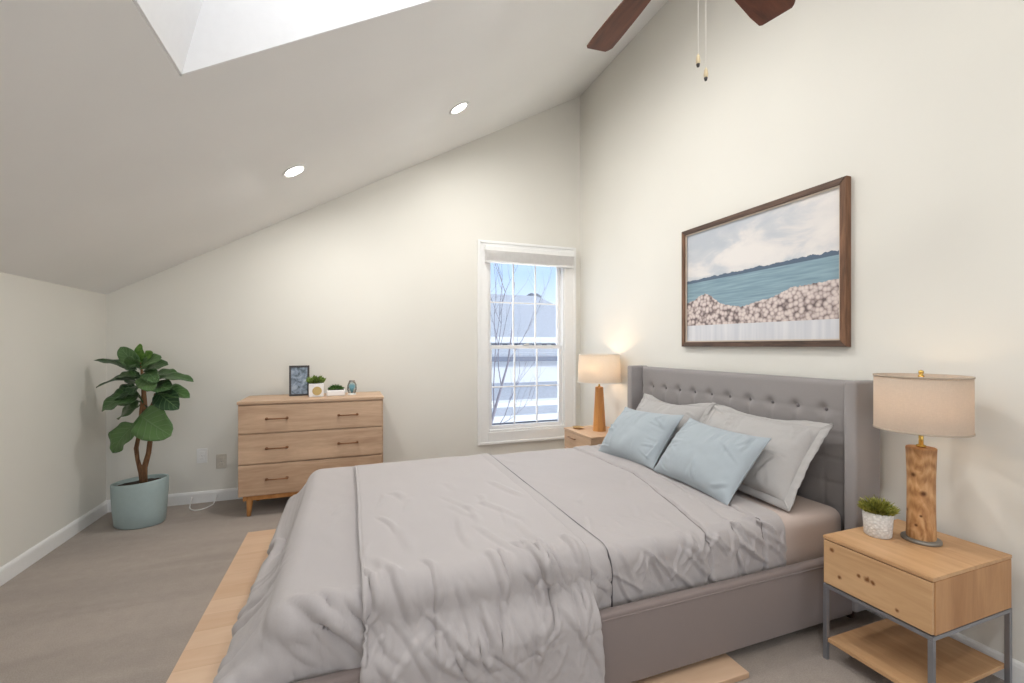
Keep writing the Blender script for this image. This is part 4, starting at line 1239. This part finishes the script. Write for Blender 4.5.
def leaf(b, t, w, nrm, arch=.02, cup=.10, mat=None, attach=None, blunt=.55):
    b, t, nrm = Vector(b), Vector(t), Vector(nrm).normalized(); w *= 1.15
    ax = t - b; L = ax.length; a = ax.normalized(); side = a.cross(nrm).normalized(); nn = side.cross(a).normalized()
    if nn.dot(nrm) < 0: nn = -nn
    bm = new(); uvl = bm.loops.layers.uv.new('UVMap'); NS, NV = 14, 8; G = []
    rnd = random.Random(int(abs(b.x + 3 * t.z + 7 * t.x) * 1e4))
    ph = rnd.uniform(0, 6)
    for i in range(NS + 1):
        s = i / NS
        pr = (math.sin(PI * min(1, max(0, s)) ** .78) ** blunt) if 0 < s < 1 else .02
        row = []
        for j in range(NV + 1):
            v = 2 * j / NV - 1
            lift = arch * math.sin(PI * s) + cup * w * (abs(v) ** 1.6 - .2) * pr + .05 * w * math.sin(s * 14 + ph) * abs(v) ** 2
            p = b + ax * s + side * (w / 2 * pr * v) + nn * lift - a * (.07 * L * abs(v) ** 2 * (1 - s) if s < .4 else 0)
            row.append((bm.verts.new(p), s, (v + 1) / 2))
        G.append(row)
    for i in range(NS):
        for j in range(NV):
            q = (G[i][j], G[i + 1][j], G[i + 1][j + 1], G[i][j + 1]); f = bm.faces.new([x[0] for x in q])
            for lp_, x in zip(f.loops, q): lp_[uvl].uv = (x[1], x[2])
    if attach is not None:
        A_ = Vector(attach); tube(bm, [A_, A_.lerp(b, .5) + Vector((0, 0, .012)), b, b + ax * .06], [.005, .0038, .003, .002], 6)
    o = obj('leaf', bm, mat or M_leaf, pl, True)
    s = o.modifiers.new('solid', 'SOLIDIFY'); s.thickness = .0016; s.offset = 0
F = lambda x, y, z: (x, y, z)
tA = PP(272, 260); tB = PP(264, 180); tC = PP(262, 140)
LV = [  # base, tip, width, facing, arch, stem attachment
 (PP(262, 292, .09), PP(352, 350, .13), .205, F(-.1, -1, .45), .02, PP(276, 300)),
 (PP(240, 322, .06), PP(182, 402, .12), .190, F(-.35, -1, .25), .02, PP(258, 335)),
 (PP(252, 232, .05), PP(146, 276, .14), .185, F(-.2, -.75, .8), .03, tA),
 (PP(318, 225, .02), PP(376, 272, .08), .135, F(.2, -1, .5), .015, PP(304, 235, -.03)),
 (PP(326, 215, -.02), PP(412, 238, .02), .110, F(.2, -.7, .9), .02, PP(304, 230, -.03)),
 (PP(312, 180, .02), PP(422, 188, .06), .095, F(.1, -.4, 1), .025, tB),
 (PP(300, 170, -.05), PP(380, 168, -.06), .10, F(.1, -.45, 1), .02, tB),
 (PP(240, 152, .0), PP(118, 124, .05), .085, F(-.1, -.28, 1), .02, tB),
 (PP(256, 180, .03), PP(128, 208, .10), .11, F(-.15, -.35, 1), .03, tB),
 (PP(246, 138, 0), PP(198, 82, .02), .095, F(.3, -1, .35), .01, tC),
 (PP(262, 125, -.02), PP(259, 70, -.02), .062, F(0, -1, .2), .008, tC),
 (PP(266, 142, .03), PP(326, 116, .05), .105, F(.1, -.8, .7), .015, tC),
 (PP(250, 165, .05), PP(216, 152, .12), .075, F(-.1, -.7, .8), .01, tB),
 (PP(240, 250, -.08), PP(150, 248, -.10), .13, F(-.2, -.6, .7), .02, tA),
 (PP(290, 285, .02), PP(328, 292, .03), .09, F(.3, -.8, .6), .01, tA),
 (PP(280, 158, .04), PP(312, 190, .12), .09, F(.2, -.9, .6), .015, tB),
 (PP(275, 190, -.08), PP(330, 205, -.16), .12, F(.2, .3, 1), .02, tB),
 (PP(260, 190, -.08), PP(225, 200, -.16), .12, F(-.2, .3, 1), .02, tB),
 (PP(255, 200, .05), PP(238, 228, .13), .10, F(-.1, -1, .6), .015, tB),
 (PP(268, 150, -.05), PP(290, 120, -.12), .10, F(.1, -.4, .9), .015, tC),
 (PP(250, 270, -.06), PP(196, 300, -.12), .14, F(-.3, -.7, .6), .02, tA),
 (PP(282, 150, .0), PP(346, 138, .04), .10, F(.2, -.7, .8), .015, tC),
 (PP(250, 132, .02), PP(222, 112, .08), .10, F(-.2, -1, .5), .01, tC),
 (PP(272, 172, .05), PP(300, 215, .14), .11, F(.1, -1, .6), .015, tB),
 (PP(244, 215, .04), PP(176, 240, .06), .13, F(-.3, -.8, .7), .02, tA),
 (PP(300, 205, .03), PP(352, 214, .12), .12, F(.3, -.8, .8), .02, tB),
 (PP(246, 172, .02), PP(186, 180, .06), .11, F(-.2, -.5, 1), .02, tB),
 (PP(276, 120, .0), PP(300, 98, .03), .07, F(.2, -1, .5), .01, tC),
]
for b, t, w, nrm, ar, at in LV: leaf(b, t, w, nrm, ar, attach=at, mat=M_young if (b.z > 1.15 and w < .08) else None)

# ------------------------------------------------------------------ outlets and cord on the far wall
M_almond = m_plain('almond_plate', srgb(204, 197, 185), .4)
def outlet(name, label, x, z, mat, w=.038, h=.06, blank=False):
    o = thing(name, label, 'outlet', (x, YF, z))
    bm = new(); box(bm, -w, w, -.006, 0, -h, h, .003); obj('plate', bm, mat, o)
    bm = new()
    for s in (-.024, .024): box(bm, -.017, .017, -.008, -.005, s - .014, s + .014, .003)
    obj('socket', bm, mat, o)
    bm = new(); lathe(bm, [(0, .006), (.003, .006), (.003, .0075), (0, .008)], 10, f=lambda c: Vector((c.x, -c.z, c.y))); obj('screw', bm, M_steel, o)
outlet('wall_outlet', 'white outlet plate on far wall between plant and dresser', -1.150, .388, M_white)
outlet('wall_outlet', 'beige outlet plate on far wall next to the dresser', -1.012, .330, M_almond)
bm = new(); pts = []
for k in range(25):
    a = PI * k / 24; pts.append((-1.128 + .088 * -math.cos(a), YF - .022 - .19 * math.sin(a), .006 + .05 * max(0, 1 - k / 3.0) + .05 * max(0, (k - 21) / 3.0)))
tube(bm, pts, .0045, 8)
tag(obj('power_cord', bm, M_white, None, True), 'white cord looped on the carpet by the far baseboard', 'cord')

# ------------------------------------------------------------------ recessed ceiling lights
TH = math.atan(SL)
M_led = m_emit('led_lens', (1, .97, .92), 14)
def downlight(x, y, label, power=9.5, soft=.06):
    o = thing('recessed_light', label, 'ceiling light', (x, y, zc(x)), 0, 'recessed ceiling lights')
    o.rotation_euler = (0, -TH, 0)
    bm = new(); lathe(bm, [(.086, .0), (.088, -.004), (.080, -.008), (.066, -.006), (.062, .0), (.086, .0)], 48, caps=False); obj('trim_ring', bm, M_white, o, True)
    bm = new(); lathe(bm, [(0, -.003), (.062, -.003), (.063, -.001), (0, -.001)], 40); obj('lens', bm, M_led, o)
    d = bpy.data.lights.new('downlight_beam', 'AREA'); d.shape = 'DISK'; d.size = .12; d.energy = power; d.color = (1, .985, .955)
    l_ = bpy.data.objects.new('downlight_beam', d); COL.objects.link(l_); l_.location = Vector((x, y, zc(x))) + Vector((math.sin(TH), 0, -math.cos(TH))) * .03
    l_.rotation_euler = (0, -TH * .72, 0)
downlight(-.360, 3.385, 'lower left of the two recessed lights in the sloped ceiling')
for x, y, e, lb_ in ((1.0, 2.18, 10, 'added unseen recessed light in the sloped ceiling above the bed, left of the framed print'), (.95, .45, 5, 'added unseen recessed light in the ceiling between skylight and fan'),
                     (.1, -.2, 8, 'added unseen recessed light in the sloped ceiling behind the skylight')): downlight(x, y, lb_, e, .22)  # three out-of-view lights added to brighten the room
downlight(.809, 3.402, 'upper right of the two recessed lights in the sloped ceiling')

# ------------------------------------------------------------------ ceiling fan
M_blade = m_wood('walnut_blade', srgb(128, 72, 48), srgb(66, 34, 24), 'x', 1.3, .4, contrast=.9)
M_nickel = m_plain('fan_white_metal', (.82, .81, .79), .35, .1)
fanx, fany = 1.104, 1.19
fan = thing('ceiling_fan', 'ceiling fan with dark walnut blades and two pull chains', 'fan', (fanx, fany, 2.72))
bm = new(); lathe(bm, [(0, -.01), (.10, -.01), (.125, .01), (.13, .05), (.115, .09), (.06, .12), (.025, .135), (0, .135)], 40); obj('motor', bm, M_nickel, fan, True)
ctop = zc(fanx) - 2.72
bm = new(); tube(bm, [(0, 0, .13), (0, 0, .3), (0, 0, ctop - .03)], .013, 14); obj('downrod', bm, M_nickel, fan)
bm = new(); lathe(bm, [(.018, ctop - .14), (.05, ctop - .12), (.066, ctop - .07), (.068, ctop - .036), (0, ctop - .036)], 32); obj('canopy', bm, M_nickel, fan, True)
bm = new(); lathe(bm, [(0, -.115), (.045, -.115), (.06, -.10), (.064, -.05), (.07, -.012), (0, -.012)], 32); obj('switch_housing', bm, M_nickel, fan, True)
def blade_bm():
    bm = new(); out = []
    prof = [(.20, .046), (.26, .056), (.40, .066), (.55, .072), (.635, .073)]
    pts = [(x, -w) for x, w in prof] + [(.652, -.062), (.662, -.050), (.640, .062), (.630, .070)] + [(x, w) for x, w in prof[-2::-1]]
    lo = [bm.verts.new((x, y, -.003)) for x, y in pts]; hi = [bm.verts.new((x, y, .003)) for x, y in pts]
    bm.faces.new(lo[::-1]); bm.faces.new(hi)
    for k in range(len(pts)): bm.faces.new((lo[k], lo[(k + 1) % len(pts)], hi[(k + 1) % len(pts)], hi[k]))
    return bm
a0 = math.atan2(1.387 - fany, 1.743 - fanx)
b0 = obj('blade', blade_bm(), M_blade, fan)
bm = new(); box(bm, .11, .27, -.018, .018, .003, .009, .002); box(bm, .21, .29, -.036, .036, .0035, .008, .002); obj('blade_bracket', bm, M_nickel, b0)
TILT = math.radians(-11)
b0.rotation_euler = (TILT, 0, a0)
for k in range(1, 5):
    c = copy_tree(b0, fan); c.rotation_euler = (TILT, 0, a0 + k * 2 * PI / 5)
M_chain = m_plain('pale_chain', (.80, .77, .72), .4, .2)
M_cream_w = m_plain('cream_pull', srgb(214, 196, 160), .4)
for cx_, cy_, zb_ in ((.009, 0, 2.262 - 2.72), (.033, -.010, 2.215 - 2.72)):
    bm = new(); tube(bm, [(cx_, cy_, -.112), (cx_, cy_, -.3), (cx_, cy_, zb_ + .03)], .0011, 6)
    z = -.12
    while z > zb_ + .03:
        bmesh.ops.create_icosphere(bm, subdivisions=1, radius=.0017, matrix=Matrix.Translation((cx_, cy_, z))); z -= .006
    ch = obj('pull_chain', bm, M_chain, fan)
    bm = new(); lathe(bm, [(0, zb_ - .006), (.0062, zb_ - .002), (.0075, zb_ + .008), (.006, zb_ + .022), (.002, zb_ + .032), (0, zb_ + .033)], 16, cx_, cy_); obj('pull_knob', bm, M_cream_w, ch, True)
    bm = new(); lathe(bm, [(0, zb_ - .013), (.004, zb_ - .012), (.0062, zb_ - .004), (.0058, zb_ - .001), (0, zb_)], 16, cx_, cy_); tp = obj('pull_tip', bm, M_fr, ch, True)
